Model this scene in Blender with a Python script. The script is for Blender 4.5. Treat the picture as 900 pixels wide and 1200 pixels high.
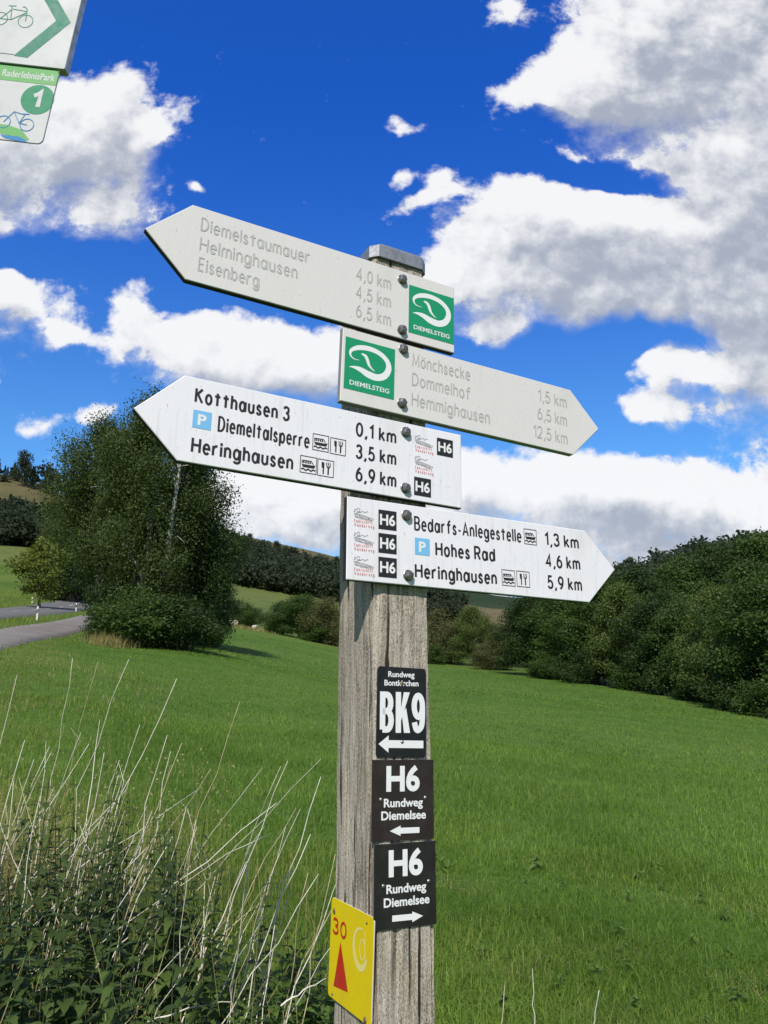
import bpy, math, random
import numpy as np
from mathutils import Matrix, Vector

for o in list(bpy.data.objects):
    bpy.data.objects.remove(o)
SC = bpy.context.scene
COL = SC.collection
R = math.radians

# ------------------------------------------------------------------ camera
EYE = 1.6
PITCH = R(12.015)
F = 939.7                                    # focal length in pixels of a 900 x 1200 frame
CP, SP = math.cos(PITCH), math.sin(PITCH)
cd = bpy.data.cameras.new('camera')
cd.sensor_fit = 'VERTICAL'
cd.sensor_height = 36
cd.lens = F / 1200 * 36
cd.clip_start = 0.05
cd.clip_end = 9000
cam = bpy.data.objects.new('camera', cd)
COL.objects.link(cam)
cam.location = (0, 0, EYE)
cam.rotation_euler = (math.pi / 2 + PITCH, 0, 0)
SC.camera = cam


def ray(x, y):
    a, b = (x - 450) / F, (y - 600) / F
    return np.array([a, CP + b * SP, SP - b * CP])


def at(x, y, Y):
    """point seen at photo pixel (x, y), Y metres ahead"""
    d = ray(x, y)
    p = d * (Y / d[1])
    return np.array([p[0], p[1], p[2] + EYE])


def gno(x, y):
    d = ray(x, y)
    return d[0] / d[1], d[2] / d[1]


# ------------------------------------------------------------------ sun, sky, exposure
SUN_AZ = (-0.17, -0.985)                      # towards the sun, seen from above (x right, y ahead)
SUN_EL = R(46)
SUN_STRENGTH = 4.2
SKY_STRENGTH = 0.1
SKY_TINT_LOW = (.68, 1.28, 1.70)
SKY_TINT = (.17, .80, 2.12)                  # the camera's vivid rendering of the blue
SC.view_settings.view_transform = 'Standard'
SC.view_settings.look = 'None'
SC.view_settings.exposure = 0.0
SC.view_settings.gamma = 1.0
SC.view_settings.use_curve_mapping = False

sl = bpy.data.lights.new('sun', 'SUN')
sl.energy = SUN_STRENGTH
sl.angle = R(0.55)
sl.color = (1.0, 0.955, 0.88)
so = bpy.data.objects.new('sun', sl)
COL.objects.link(so)
_n = math.hypot(*SUN_AZ)
SUN_DIR = Vector((SUN_AZ[0] / _n * math.cos(SUN_EL), SUN_AZ[1] / _n * math.cos(SUN_EL), math.sin(SUN_EL)))
so.rotation_euler = SUN_DIR.to_track_quat('Z', 'Y').to_euler()
so.location = (0, 0, 60)


class NT:
    """small helper for writing node trees"""

    def __init__(self, tree):
        self.t = tree

    def n(self, typ, **kw):
        nd = self.t.nodes.new(typ)
        for k, v in kw.items():
            setattr(nd, k, v)
        return nd

    def link(self, a, b):
        self.t.links.new(a, b)

    def put(self, sock, v):
        if isinstance(v, bpy.types.NodeSocket):
            self.t.links.new(v, sock)
        elif v is not None:
            sock.default_value = v

    def m(self, op, a, b=None, c=None, clamp=False):
        nd = self.n('ShaderNodeMath', operation=op, use_clamp=clamp)
        self.put(nd.inputs[0], a)
        if b is not None:
            self.put(nd.inputs[1], b)
        if c is not None:
            self.put(nd.inputs[2], c)
        return nd.outputs[0]

    def v(self, op, a, b=None, out=0):
        nd = self.n('ShaderNodeVectorMath', operation=op)
        self.put(nd.inputs[0], a)
        if b is not None:
            self.put(nd.inputs[1], b)
        return nd.outputs[out]

    def step(self, x, lo, hi, a=0.0, b=1.0):
        nd = self.n('ShaderNodeMapRange', interpolation_type='SMOOTHSTEP')
        self.put(nd.inputs['Value'], x)
        self.put(nd.inputs['From Min'], lo)
        self.put(nd.inputs['From Max'], hi)
        self.put(nd.inputs['To Min'], a)
        self.put(nd.inputs['To Max'], b)
        return nd.outputs[0]

    def mix(self, f, a, b):
        nd = self.n('ShaderNodeMix', data_type='RGBA')
        self.put(nd.inputs[0], f)
        self.put(nd.inputs[6], a if isinstance(a, bpy.types.NodeSocket) else (*a, 1))
        self.put(nd.inputs[7], b if isinstance(b, bpy.types.NodeSocket) else (*b, 1))
        return nd.outputs[2]

    def noise(self, vec, scale, detail=4.0, rough=0.55, dist=0.0):
        nd = self.n('ShaderNodeTexNoise')
        self.put(nd.inputs['Vector'], vec)
        nd.inputs['Scale'].default_value = scale
        nd.inputs['Detail'].default_value = detail
        nd.inputs['Roughness'].default_value = rough
        nd.inputs['Distortion'].default_value = dist
        return nd.outputs['Fac']

    def ramp(self, x, stops):
        nd = self.n('ShaderNodeValToRGB')
        cr = nd.color_ramp
        while len(cr.elements) > 1:
            cr.elements.remove(cr.elements[-1])
        cr.elements[0].position = stops[0][0]
        cr.elements[0].color = (*stops[0][1], 1)
        for p, c in stops[1:]:
            e = cr.elements.new(p)
            e.color = (*c, 1)
        self.put(nd.inputs[0], x)
        return nd.outputs[0]


# cumulus clouds of the sky: (x, y, half width, half height, turn in degrees, weight)
CLOUDS = [
    (55, 165, 110, 66, 0, 1.15), (135, 150, 56, 58, 0, .95), (140, 250, 62, 48, 20, .85), (-60, 190, 90, 70, 0, 1.0),
    (22, 358, 46, 26, 18, .85), (88, 392, 34, 9, 12, .6), (150, 362, 30, 30, 0, .85), (0, 255, 60, 22, 0, .7),
    (215, 402, 52, 32, 0, .95), (300, 412, 80, 38, 4, 1.1), (385, 425, 70, 30, 0, .95), (275, 440, 80, 20, 0, .8),
    (840, 60, 150, 105, -25, 1.35), (690, 108, 78, 46, -14, 1.0), (745, 60, 60, 60, 0, .9), (600, 106, 34, 15, 10, .65),
    (880, 190, 80, 60, 0, .8), (640, 265, 82, 56, 0, 1.2), (755, 285, 140, 78, 8, 1.35), (880, 340, 100, 100, 0, 1.25),
    (570, 335, 46, 38, 0, .85), (700, 340, 60, 40, 0, .9), (520, 330, 40, 26, 0, .75), (600, 380, 30, 18, 0, .6),
    (772, 428, 42, 18, 8, .95), (762, 474, 52, 15, 4, .95), (885, 440, 50, 34, 10, .8), (850, -70, 170, 80, 0, 1.2), (560, 385, 34, 16, 0, .6),
    (290, 585, 90, 44, 0, 1.05), (450, 590, 120, 40, 0, 1.05), (600, 558, 110, 26, 3, 1.0), (780, 580, 150, 26, 3, 1.15),
    (860, 620, 140, 40, 0, .95), (690, 625, 110, 24, 0, .85), (340, 632, 60, 16, 0, .6), (700, 668, 200, 22, 0, .85), (575, 690, 110, 22, 0, .9),
    (655, 192, 80, 17, 12, -1.1), (745, 220, 66, 15, 14, -1.05), (640, 150, 40, 16, 20, -.5), (720, 398, 80, 20, -6, -.95), (690, 440, 40, 30, 0, -.6),
    (80, 305, 110, 16, 4, -.8), (250, 345, 60, 16, 0, -.5), (800, 395, 60, 12, 20, -.6),
    (1050, 550, 120, 120, 0, 1.1), (1010, 150, 110, 160, 0, 1.2), (-120, 420, 100, 60, 0, 1.0), (-140, 620, 120, 60, 0, .9),
    (475, 215, 16, 8, -30, .72), (515, 212, 15, 10, -30, .76), (497, 240, 36, 9, -20, .76), (608, 10, 26, 15, 10, .66),
    (468, 152, 20, 10, 30, .8), (39, 497, 15, 10, 0, .72), (112, 490, 32, 13, 5, .8), (236, 224, 10, 7, 0, .55), (8, 330, 40, 18, 0, .6),
]


def build_world():
    w = bpy.data.worlds.new('World')
    SC.world = w
    w.use_nodes = True
    # density of the clouds in one direction (gx, gz): a group used twice
    g = bpy.data.node_groups.new('cloud_density', 'ShaderNodeTree')
    g.interface.new_socket('P', in_out='INPUT', socket_type='NodeSocketVector')
    g.interface.new_socket('D', in_out='OUTPUT', socket_type='NodeSocketFloat')
    q = NT(g)
    gi, go = q.n('NodeGroupInput'), q.n('NodeGroupOutput')
    P = gi.outputs[0]
    wob = q.n('ShaderNodeTexNoise')
    q.put(wob.inputs['Vector'], P)
    wob.inputs['Scale'].default_value = 9
    wob.inputs['Detail'].default_value = 3
    off = q.v('MULTIPLY', q.v('SUBTRACT', wob.outputs['Color'], (.5, .5, .5)), (.085, .07, 0))
    PW = q.v('ADD', P, off)
    acc = None
    for (x, y, rx, ry, rot, amp) in CLOUDS:
        cx, cz = gno(x, y)
        sc = F * .985
        nd = q.n('ShaderNodeMapping', vector_type='TEXTURE')
        nd.inputs['Location'].default_value = (cx, cz, 0)
        nd.inputs['Rotation'].default_value = (0, 0, R(-rot))
        nd.inputs['Scale'].default_value = (rx / sc * 1.2, ry / sc * 1.25, 1)
        # (each blob waits for the sum so far: keeps the shader's working set small)
        vec = PW if acc is None else q.v('ADD', PW, q.v('MULTIPLY', acc, (1e-9, 1e-9, 0)))
        q.put(nd.inputs['Vector'], vec)
        d2 = q.v('DOT_PRODUCT', nd.outputs[0], nd.outputs[0], out=1)
        e = q.m('MULTIPLY', q.m('POWER', 2.718, q.m('MULTIPLY', d2, -.9)), amp)
        acc = e if acc is None else q.m('ADD', acc, e)
    acc = q.m('MAXIMUM', q.m('MINIMUM', acc, 1.9), -.2)
    f1 = q.noise(P, 15, 9, .6, .25)
    f2 = q.noise(q.v('ADD', q.v('MULTIPLY', P, (1, 1.25, 1)), (3.1, 7.7, 0)), 46, 6, .62, .2)
    fb = q.m('ADD', q.m('MULTIPLY', q.m('SUBTRACT', f1, .5), 1.65), q.m('MULTIPLY', q.m('SUBTRACT', f2, .5), .62))
    q.link(q.m('ADD', acc, fb), go.inputs[0])

    t = NT(w.node_tree)
    w.node_tree.nodes.clear()
    out = t.n('ShaderNodeOutputWorld')
    bg = t.n('ShaderNodeBackground')
    bg.inputs['Strength'].default_value = SKY_STRENGTH
    t.link(bg.outputs[0], out.inputs[0])
    sky = t.n('ShaderNodeTexSky', sky_type='NISHITA', sun_disc=False)
    sky.sun_elevation = SUN_EL
    sky.sun_rotation = math.atan2(SUN_DIR.x, SUN_DIR.y)
    sky.altitude = 300
    sky.air_density = 1.0
    sky.dust_density = 0.35
    sky.ozone_density = 3.0
    hs = t.n('ShaderNodeHueSaturation')
    hs.inputs['Saturation'].default_value = 1.0
    hs.inputs['Value'].default_value = 1.0
    tc = t.n('ShaderNodeTexCoord')
    sx = t.n('ShaderNodeSeparateXYZ')
    t.link(tc.outputs['Generated'], sx.inputs[0])
    tint = t.mix(t.step(sx.outputs[2], .16, .66), SKY_TINT_LOW, SKY_TINT)
    t.link(t.v('MULTIPLY', sky.outputs[0], tint), hs.inputs['Color'])
    dy = t.m('MAXIMUM', sx.outputs[1], .04)
    cx = t.n('ShaderNodeCombineXYZ')
    t.link(t.m('DIVIDE', sx.outputs[0], dy), cx.inputs[0])
    t.link(t.m('DIVIDE', sx.outputs[2], dy), cx.inputs[1])

    def dens(vec):
        nd = t.n('ShaderNodeGroup')
        nd.node_tree = g
        t.link(vec, nd.inputs[0])
        return nd.outputs[0]
    D = dens(cx.outputs[0])
    DU = dens(t.v('ADD', t.v('ADD', cx.outputs[0], (-.012, .045, 0)), t.v('MULTIPLY', D, (1e-9, 1e-9, 0))))
    # sky outside the view: grey noise clouds added to mute the blue fill
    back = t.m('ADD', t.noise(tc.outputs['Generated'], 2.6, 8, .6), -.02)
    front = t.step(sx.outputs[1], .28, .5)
    dd = t.m('SUBTRACT', DU, D)
    a_front = t.step(D, .30, t.step(dd, -.15, .45, .72, 1.5))
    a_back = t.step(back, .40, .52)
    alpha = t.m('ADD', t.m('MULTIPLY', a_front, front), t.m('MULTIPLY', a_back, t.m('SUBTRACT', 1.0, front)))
    alpha = t.m('MULTIPLY', alpha, t.step(sx.outputs[2], -.02, .03))
    puff = t.noise(cx.outputs[0], 20, 7, .55)
    sh = t.m('ADD', t.m('MULTIPLY', DU, .72), t.m('MULTIPLY', t.m('SUBTRACT', D, DU), -.55))
    sh = t.m('ADD', sh, t.m('MULTIPLY', t.m('SUBTRACT', puff, .5), .3))
    soft = t.noise(cx.outputs[0], 7, 4, .5)
    sh = t.m('ADD', sh, t.m('MULTIPLY', t.m('SUBTRACT', soft, .5), .9))
    b1 = t.noise(cx.outputs[0], 17, 6, .58, .2)
    b2 = t.noise(t.v('ADD', cx.outputs[0], (-.008, .014, 0)), 17, 6, .58, .2)
    c1 = t.noise(cx.outputs[0], 6.5, 3, .5)
    c2 = t.noise(t.v('ADD', cx.outputs[0], (-.02, .035, 0)), 6.5, 3, .5)
    relief = t.m('ADD', t.m('MULTIPLY', t.m('SUBTRACT', b1, b2), 1.9), t.m('MULTIPLY', t.m('SUBTRACT', c1, c2), 2.2))
    sh = t.m('SUBTRACT', sh, relief)
    shade = t.step(sh, .05, 1.9)
    ccol = t.mix(shade, (.955, .955, .96), (.41, .45, .535))
    k = t.v('SCALE', ccol)
    k.node.inputs['Scale'].default_value = 1.0 / SKY_STRENGTH
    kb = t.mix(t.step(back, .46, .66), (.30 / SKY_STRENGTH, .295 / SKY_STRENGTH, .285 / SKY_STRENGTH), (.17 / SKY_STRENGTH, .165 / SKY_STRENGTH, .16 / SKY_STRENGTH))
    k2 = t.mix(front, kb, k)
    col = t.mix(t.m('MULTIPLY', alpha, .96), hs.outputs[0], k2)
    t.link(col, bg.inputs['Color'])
    w.cycles.sampling_method = 'MANUAL'
    w.cycles.sample_map_resolution = 512


build_world()

# ------------------------------------------------------------------ materials
MATS = {}


def mat(name, color=(.5, .5, .5), rough=.6, metal=0.0, spec=.4):
    if name in MATS:
        return MATS[name]
    m = bpy.data.materials.new(name)
    m.use_nodes = True
    b = m.node_tree.nodes['Principled BSDF']
    b.inputs['Base Color'].default_value = (*color, 1)
    b.inputs['Roughness'].default_value = rough
    b.inputs['Metallic'].default_value = metal
    b.inputs['Specular IOR Level'].default_value = spec
    MATS[name] = m
    return m


def nodes(m):
    t = NT(m.node_tree)
    return t, m.node_tree.nodes['Principled BSDF']


def bump(t, b, h, strength=.3, dist=.01):
    bn = t.n('ShaderNodeBump')
    bn.inputs['Strength'].default_value = strength
    bn.inputs['Distance'].default_value = dist
    t.put(bn.inputs['Height'], h)
    t.link(bn.outputs[0], b.inputs['Normal'])


def obj_coord(t, scale=(1, 1, 1)):
    tc = t.n('ShaderNodeTexCoord')
    return t.v('MULTIPLY', tc.outputs['Object'], scale)


def board_mat(name, base, streak, amount):
    m = mat(name, base, .48, 0, .4)
    t, b = nodes(m)
    f = t.noise(obj_coord(t, (150, 150, 9)), 1.0, 5, .6)
    dirt = t.noise(obj_coord(t, (9, 9, 5)), 1.0, 6, .65)
    c = t.mix(t.m('MULTIPLY', t.step(f, .52, .74), amount), base, streak)
    spot = t.noise(obj_coord(t), 210, 2, .5)
    c = t.mix(t.m('MULTIPLY', t.step(spot, .70, .76), .55), c, (.30, .29, .26))
    c = t.mix(t.step(dirt, .5, .8, 0, .28), c, (.50, .49, .45))
    t.link(c, b.inputs['Base Color'])
    t.link(t.step(dirt, .3, .8, .38, .62), b.inputs['Roughness'])
    bump(t, b, f, .12 * amount + .03, .0008)
    return m


M_BOARD_GREY = board_mat('board_grey', (.75, .715, .69), (.66, .63, .60), .35)
M_BOARD_WHITE = board_mat('board_white', (.875, .85, .885), (.72, .70, .72), .8)
M_EDGE = mat('board_edge', (.022, .02, .02), .6)
M_EDGE_G = mat('board_edge_grey', (.30, .30, .29), .6)
M_GROOVE = mat('groove_shade', (.40, .39, .37), .7)  # groove relief shaded in by colour: flat dark outline, lighter core
M_GROOVE_IN = mat('groove_floor', (.60, .59, .565), .6)
M_INK = mat('ink', (.022, .019, .024), .6)
M_INK_TAG = mat('tag_black', (.022, .021, .025), .5)
M_PAINT = mat('white_paint', (.84, .84, .84), .5)
M_GREEN = mat('trail_green', (.012, .30, .135), .45)
M_BLUE = mat('parking_blue', (.20, .52, .84), .5)
M_RED = mat('faded_red', (.62, .22, .24), .6)
M_SKETCH = mat('sketch_grey', (.36, .35, .36), .6)


def mottled(name, c0, c1, scale, rough=.5, lo=.4, hi=.7, metal=0., spec=.4):
    m = mat(name, c0, rough, metal, spec)
    t, b = nodes(m)
    f = t.noise(obj_coord(t), scale, 6, .62)
    t.link(t.mix(t.step(f, lo, hi), c0, c1), b.inputs['Base Color'])
    t.link(t.step(f, .3, .75, rough - .08, min(1, rough + .14)), b.inputs['Roughness'])
    return m


M_BROWN = mottled('plate_brown', (.026, .018, .017), (.036, .027, .025), 26, .42)
M_BLACK = mottled('plate_black', (.012, .0125, .014), (.022, .022, .022), 30, .36)
M_YELLOW = mottled('plate_yellow', (.84, .63, .008), (.76, .56, .015), 14, .42)
M_SIGNRED = mottled('triangle_red', (.56, .028, .015), (.46, .04, .02), 40, .5)
M_FADE = mat('faded_swirl', (.83, .70, .25), .6)
M_BOLT = mottled('bolt_steel', (.30, .29, .28), (.16, .15, .145), 220, .38, .45, .65, .85)
M_SCREW = mottled('screw_steel', (.55, .54, .52), (.30, .29, .28), 300, .35, .4, .6, .9)
M_RUST = mottled('screw_rust', (.25, .19, .10), (.12, .07, .035), 260, .6, .4, .6, .3)
M_ZINC = mottled('cap_zinc', (.42, .43, .45), (.25, .26, .28), 70, .5, .35, .65, .6)
M_SIGNWHITE = mottled('sign_white', (.60, .60, .60), (.555, .555, .55), 12, .45)
M_ALU = mottled('aluminium', (.50, .51, .52), (.40, .41, .42), 40, .45, .4, .7, .7)
M_SIGNGREEN = mottled('sign_green', (.015, .20, .125), (.02, .225, .14), 60, .5)
M_LIME = mat('lime_green', (.14, .42, .12), .5)
M_CYAN = mat('sign_blue', (.015, .21, .50), .5)
M_DARKLINE = mat('dark_line', (.05, .06, .06), .6)


def wood_mat():
    m = mat('weathered_wood', (.3, .26, .22), .88, 0, .15)
    t, b = nodes(m)
    warp = t.noise(obj_coord(t, (7, 7, 3)), 1, 3, .5)
    base = obj_coord(t)
    wv = t.n('ShaderNodeCombineXYZ')
    t.link(t.m('MULTIPLY', t.m('SUBTRACT', warp, .5), .03), wv.inputs[0])
    t.link(t.m('MULTIPLY', t.m('SUBTRACT', warp, .5), .03), wv.inputs[1])
    p = t.v('ADD', base, wv.outputs[0])
    grain = t.noise(t.v('MULTIPLY', p, (170, 170, 6)), 1, 6, .62)
    wide = t.noise(t.v('MULTIPLY', p, (45, 45, 2.0)), 1, 4, .55)
    fine = t.noise(obj_coord(t, (1, 1, .45)), 620, 3, .6)
    spots = t.noise(obj_coord(t, (1, 1, .6)), 130, 5, .65)
    g = t.m('ADD', t.m('MULTIPLY', grain, .6), t.m('MULTIPLY', wide, .4))
    c = t.ramp(g, [(.34, (.055, .042, .032)), (.43, (.235, .195, .155)), (.52, (.43, .37, .305)), (.66, (.60, .53, .45))])
    c = t.mix(t.step(fine, .46, .68, 0, .7), c, (.66, .59, .50))
    c = t.mix(t.step(fine, .47, .33, 0, .8), c, (.10, .08, .055))
    lich = t.step(spots, .60, .72, 0, .75)
    c = t.mix(lich, c, (.57, .54, .45))
    moss = t.step(t.noise(obj_coord(t, (8, 8, 4)), 1, 5, .6), .55, .75, 0, .3)
    c = t.mix(moss, c, (.22, .21, .10))
    rust = t.step(t.noise(t.v('MULTIPLY', p, (40, 40, 3.5)), 1, 3, .5), .64, .74, 0, .4)
    c = t.mix(rust, c, (.34, .20, .08))
    crack = t.step(t.noise(t.v('MULTIPLY', p, (95, 95, 2.2)), 1, 2, 0.5), .40, .34)
    c = t.mix(crack, c, (.035, .028, .02))
    # knots: rings round a few points
    vo = t.n('ShaderNodeTexVoronoi', feature='F1')
    t.put(vo.inputs['Vector'], t.v('MULTIPLY', p, (9, 9, 5)))
    vo.inputs['Scale'].default_value = 1
    kd = vo.outputs['Distance']
    ring = t.m('SINE', t.m('MULTIPLY', kd, 120))
    kn = t.m('MULTIPLY', t.step(kd, .20, .07), t.step(ring, -.2, .8, .15, .85))
    c = t.mix(kn, c, (.15, .12, .09))
    t.link(c, b.inputs['Base Color'])
    h = t.m('SUBTRACT', t.m('ADD', g, t.m('MULTIPLY', fine, .35)), t.m('MULTIPLY', crack, .6))
    bump(t, b, h, .9, .004)
    return m


M_WOOD = wood_mat()


def leaf_mat(name, dark, light, trans=.35, rough=.55, spread=.5):
    """leaves: colour differs from leaf to leaf and from clump to clump"""
    m = mat(name, light, rough, 0, .25)
    t, b = nodes(m)
    geo = t.n('ShaderNodeNewGeometry')
    rnd = geo.outputs['Random Per Island']
    cl = t.noise(obj_coord(t), spread, 3, .5)
    f = t.m('ADD', t.m('MULTIPLY', rnd, .55), t.m('MULTIPLY', t.step(cl, .3, .7), .45))
    c = t.mix(f, dark, light)
    t.link(c, b.inputs['Base Color'])
    tr = t.n('ShaderNodeBsdfTranslucent')
    t.link(t.mix(.5, c, (light[0] * 1.3, light[1] * 1.4, light[2] * .7)), tr.inputs['Color'])
    mx = t.n('ShaderNodeMixShader')
    mx.inputs[0].default_value = trans
    t.link(b.outputs[0], mx.inputs[1])
    t.link(tr.outputs[0], mx.inputs[2])
    t.link(mx.outputs[0], m.node_tree.nodes['Material Output'].inputs['Surface'])
    return m


M_LEAF_BIRCH = leaf_mat('birch_leaves', (.030, .050, .012), (.120, .165, .044))
M_LEAF_DARK = leaf_mat('dark_leaves', (.018, .036, .010), (.070, .112, .028))
M_LEAF_MID = leaf_mat('mid_leaves', (.026, .054, .012), (.108, .175, .038))
M_LEAF_LIGHT = leaf_mat('light_leaves', (.07, .10, .016), (.22, .26, .05))
M_LEAF_PALE = leaf_mat('pale_leaves', (.040, .066, .014), (.16, .215, .05))
M_LEAF_OLIVE = leaf_mat('willow_leaves', (.065, .070, .022), (.18, .18, .068))
M_LEAF_FAR = leaf_mat('far_leaves', (.030, .044, .025), (.064, .084, .048), .35, .7, .03)  # dark green, with cloud shade and a bluish haze mixed in
M_NETTLE = leaf_mat('nettle_leaves', (.026, .048, .014), (.125, .19, .042), .35, .6, 2.)
M_WEED = leaf_mat('weed_leaves', (.07, .13, .022), (.20, .31, .06), .4, .55, 2.)
M_GRASS = leaf_mat('grass_blades', (.062, .130, .014), (.285, .43, .075), .5, .42, .35)
M_GRASS_DRY = leaf_mat('dry_blades', (.22, .20, .06), (.52, .44, .22), .4, .7, 1.)
M_GRASS_YEL = leaf_mat('yellowish_blades', (.13, .20, .028), (.36, .42, .09), .4, .6, .5)
M_STRAW = mottled('straw', (.80, .76, .66), (.55, .48, .34), 8, .6)
M_STRAW_TAN = mottled('straw_tan', (.62, .52, .34), (.36, .28, .16), 11, .65)
M_BARK = mottled('bark', (.06, .05, .04), (.12, .10, .08), 9, .9)
M_BIRCHBARK = mottled('birch_bark', (.50, .49, .46), (.10, .09, .08), 2.5, .8, .5, .62)


def ground_mat(name, stops, s1=.05, s2=1.6, s3=25., rough=.95, b_str=.5):
    m = mat(name, stops[1], rough, 0, .1)
    t, b = nodes(m)
    big = t.noise(obj_coord(t), s1, 4, .55)
    mid = t.noise(obj_coord(t), s2, 5, .6)
    fin = t.noise(obj_coord(t), s3, 4, .7)
    f = t.m('ADD', t.m('MULTIPLY', big, .45), t.m('ADD', t.m('MULTIPLY', mid, .3), t.m('MULTIPLY', fin, .25)))
    t.link(t.ramp(f, [(.36, stops[0]), (.5, stops[1]), (.63, stops[2])]), b.inputs['Base Color'])
    bump(t, b, t.m('ADD', t.m('MULTIPLY', fin, .5), mid), b_str, .08)
    return m


M_MEADOW = ground_mat('meadow_ground', [(.052, .112, .016), (.088, .160, .026), (.140, .195, .045)])
M_ROUGH = ground_mat('rough_grass_ground', [(.058, .108, .016), (.092, .148, .024), (.150, .18, .045)], .09)
M_PASTURE = ground_mat('pasture_ground', [(.085, .12, .030), (.115, .15, .042), (.15, .175, .055)], .02, .15, 2.)
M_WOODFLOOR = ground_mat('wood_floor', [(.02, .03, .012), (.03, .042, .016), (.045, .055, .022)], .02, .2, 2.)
M_BARE = ground_mat('cleared_slope', [(.06, .07, .025), (.13, .115, .05), (.20, .165, .085)], .025, .22, 2.)
M_FARGREEN = ground_mat('far_hill_ground', [(.018, .035, .012), (.026, .048, .017), (.036, .06, .022)], .01, .1, 1.)
M_ASPHALT = ground_mat('asphalt', [(.19, .175, .155), (.235, .215, .19), (.27, .245, .215)], .3, 3., 90., .9, .2)
M_ROADTAR = ground_mat('road_tar', [(.13, .13, .125), (.16, .158, .15), (.19, .185, .175)], .3, 3., 90., .9, .2)


# ------------------------------------------------------------------ object helpers
def link(o, parent=None):
    COL.objects.link(o)
    if parent is not None:
        o.parent = parent
    return o


def tag(o, label=None, cat=None, group=None, kind=None):
    if label:
        o['label'] = label
    if cat:
        o['category'] = cat
    if group:
        o['group'] = group
    if kind:
        o['kind'] = kind
    return o


def empty(name, mw, label, cat, group=None):
    o = bpy.data.objects.new(name, None)
    o.empty_display_size = .1
    link(o)
    o.matrix_world = mw
    return tag(o, label, cat, group)


def copy_tree(o, parent=None):
    c = o.copy()
    COL.objects.link(c)
    if parent is not None:
        c.parent = parent
    for ch in [k for k in bpy.data.objects if k.parent == o]:
        copy_tree(ch, c)
    return c


class MB:
    """collects faces for ONE mesh object"""

    def __init__(self, origin=(0, 0, 0)):
        self.V, self.Fc, self.mi = [], [], []
        self.o = origin

    def face(self, pts, m=0):
        i = len(self.V)
        self.V += [tuple(p) for p in pts]
        self.Fc.append(list(range(i, i + len(pts))))
        self.mi.append(m)

    def poly(self, verts, faces, m=0):
        i = len(self.V)
        self.V += [tuple(p) for p in verts]
        for f in faces:
            self.Fc.append([i + k for k in f])
            self.mi.append(m)

    def prism(self, outline, d0, d1, m_front=0, m_side=0, m_back=None, bevel=0.0):
        """outline: (a, c) points counter-clockwise seen from the front; front at d0 (nearer), back at d1"""
        n = len(outline)
        if m_back is None:
            m_back = m_side
        if bevel:
            cx = sum(p[0] for p in outline) / n
            cy = sum(p[1] for p in outline) / n
            ins = []
            for k in range(n):
                p0, p1, p2 = outline[k - 1], outline[k], outline[(k + 1) % n]
                e1 = np.array([p1[0] - p0[0], p1[1] - p0[1]]); e1 /= np.linalg.norm(e1) + 1e-12
                e2 = np.array([p2[0] - p1[0], p2[1] - p1[1]]); e2 /= np.linalg.norm(e2) + 1e-12
                nn = np.array([-e1[1] - e2[1], e1[0] + e2[0]])
                l = np.linalg.norm(nn) + 1e-9
                nn = nn / l
                co = max(.4, abs(nn[0] * -e1[1] + nn[1] * e1[0]))
                ins.append((p1[0] + nn[0] * bevel / co, p1[1] + nn[1] * bevel / co))
            v = [(a, d0, c) for a, c in ins] + [(a, d0 + bevel, c) for a, c in outline] + [(a, d1, c) for a, c in outline]
            i = len(self.V); self.V += v
            self.Fc.append([i + k for k in range(n)]); self.mi.append(m_front)
            for k in range(n):
                k2 = (k + 1) % n
                self.Fc.append([i + k, i + n + k, i + n + k2, i + k2]); self.mi.append(m_front)
                self.Fc.append([i + n + k, i + 2 * n + k, i + 2 * n + k2, i + n + k2]); self.mi.append(m_side)
            self.Fc.append([i + 2 * n + k for k in reversed(range(n))]); self.mi.append(m_back)
            return
        v = [(a, d0, c) for a, c in outline] + [(a, d1, c) for a, c in outline]
        i = len(self.V); self.V += v
        self.Fc.append([i + k for k in range(n)]); self.mi.append(m_front)
        for k in range(n):
            k2 = (k + 1) % n
            self.Fc.append([i + k, i + n + k, i + n + k2, i + k2]); self.mi.append(m_side)
        self.Fc.append([i + n + k for k in reversed(range(n))]); self.mi.append(m_back)

    def tube(self, pts, rad, sides=8, m=0, cap=True):
        V, Q = tube_np(pts, rad, sides)
        i = len(self.V)
        self.V += [tuple(p) for p in V]
        for q in Q:
            self.Fc.append([i + int(k) for k in q]); self.mi.append(m)
        if cap:
            n = len(V)
            self.Fc.append([i + k for k in reversed(range(sides))]); self.mi.append(m)
            self.Fc.append([i + n - sides + k for k in range(sides)]); self.mi.append(m)

    def build(self, name, mats, parent=None, smooth=False):
        me = bpy.data.meshes.new(name)
        o = self.o
        me.from_pydata([(v[0] - o[0], v[1] - o[1], v[2] - o[2]) for v in self.V], [], self.Fc)
        if not isinstance(mats, (list, tuple)):
            mats = [mats]
        for k in mats:
            me.materials.append(k)
        me.polygons.foreach_set('material_index', self.mi)
        if smooth:
            me.polygons.foreach_set('use_smooth', [True] * len(self.Fc))
        me.update()
        return link(bpy.data.objects.new(name, me), parent)


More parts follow.
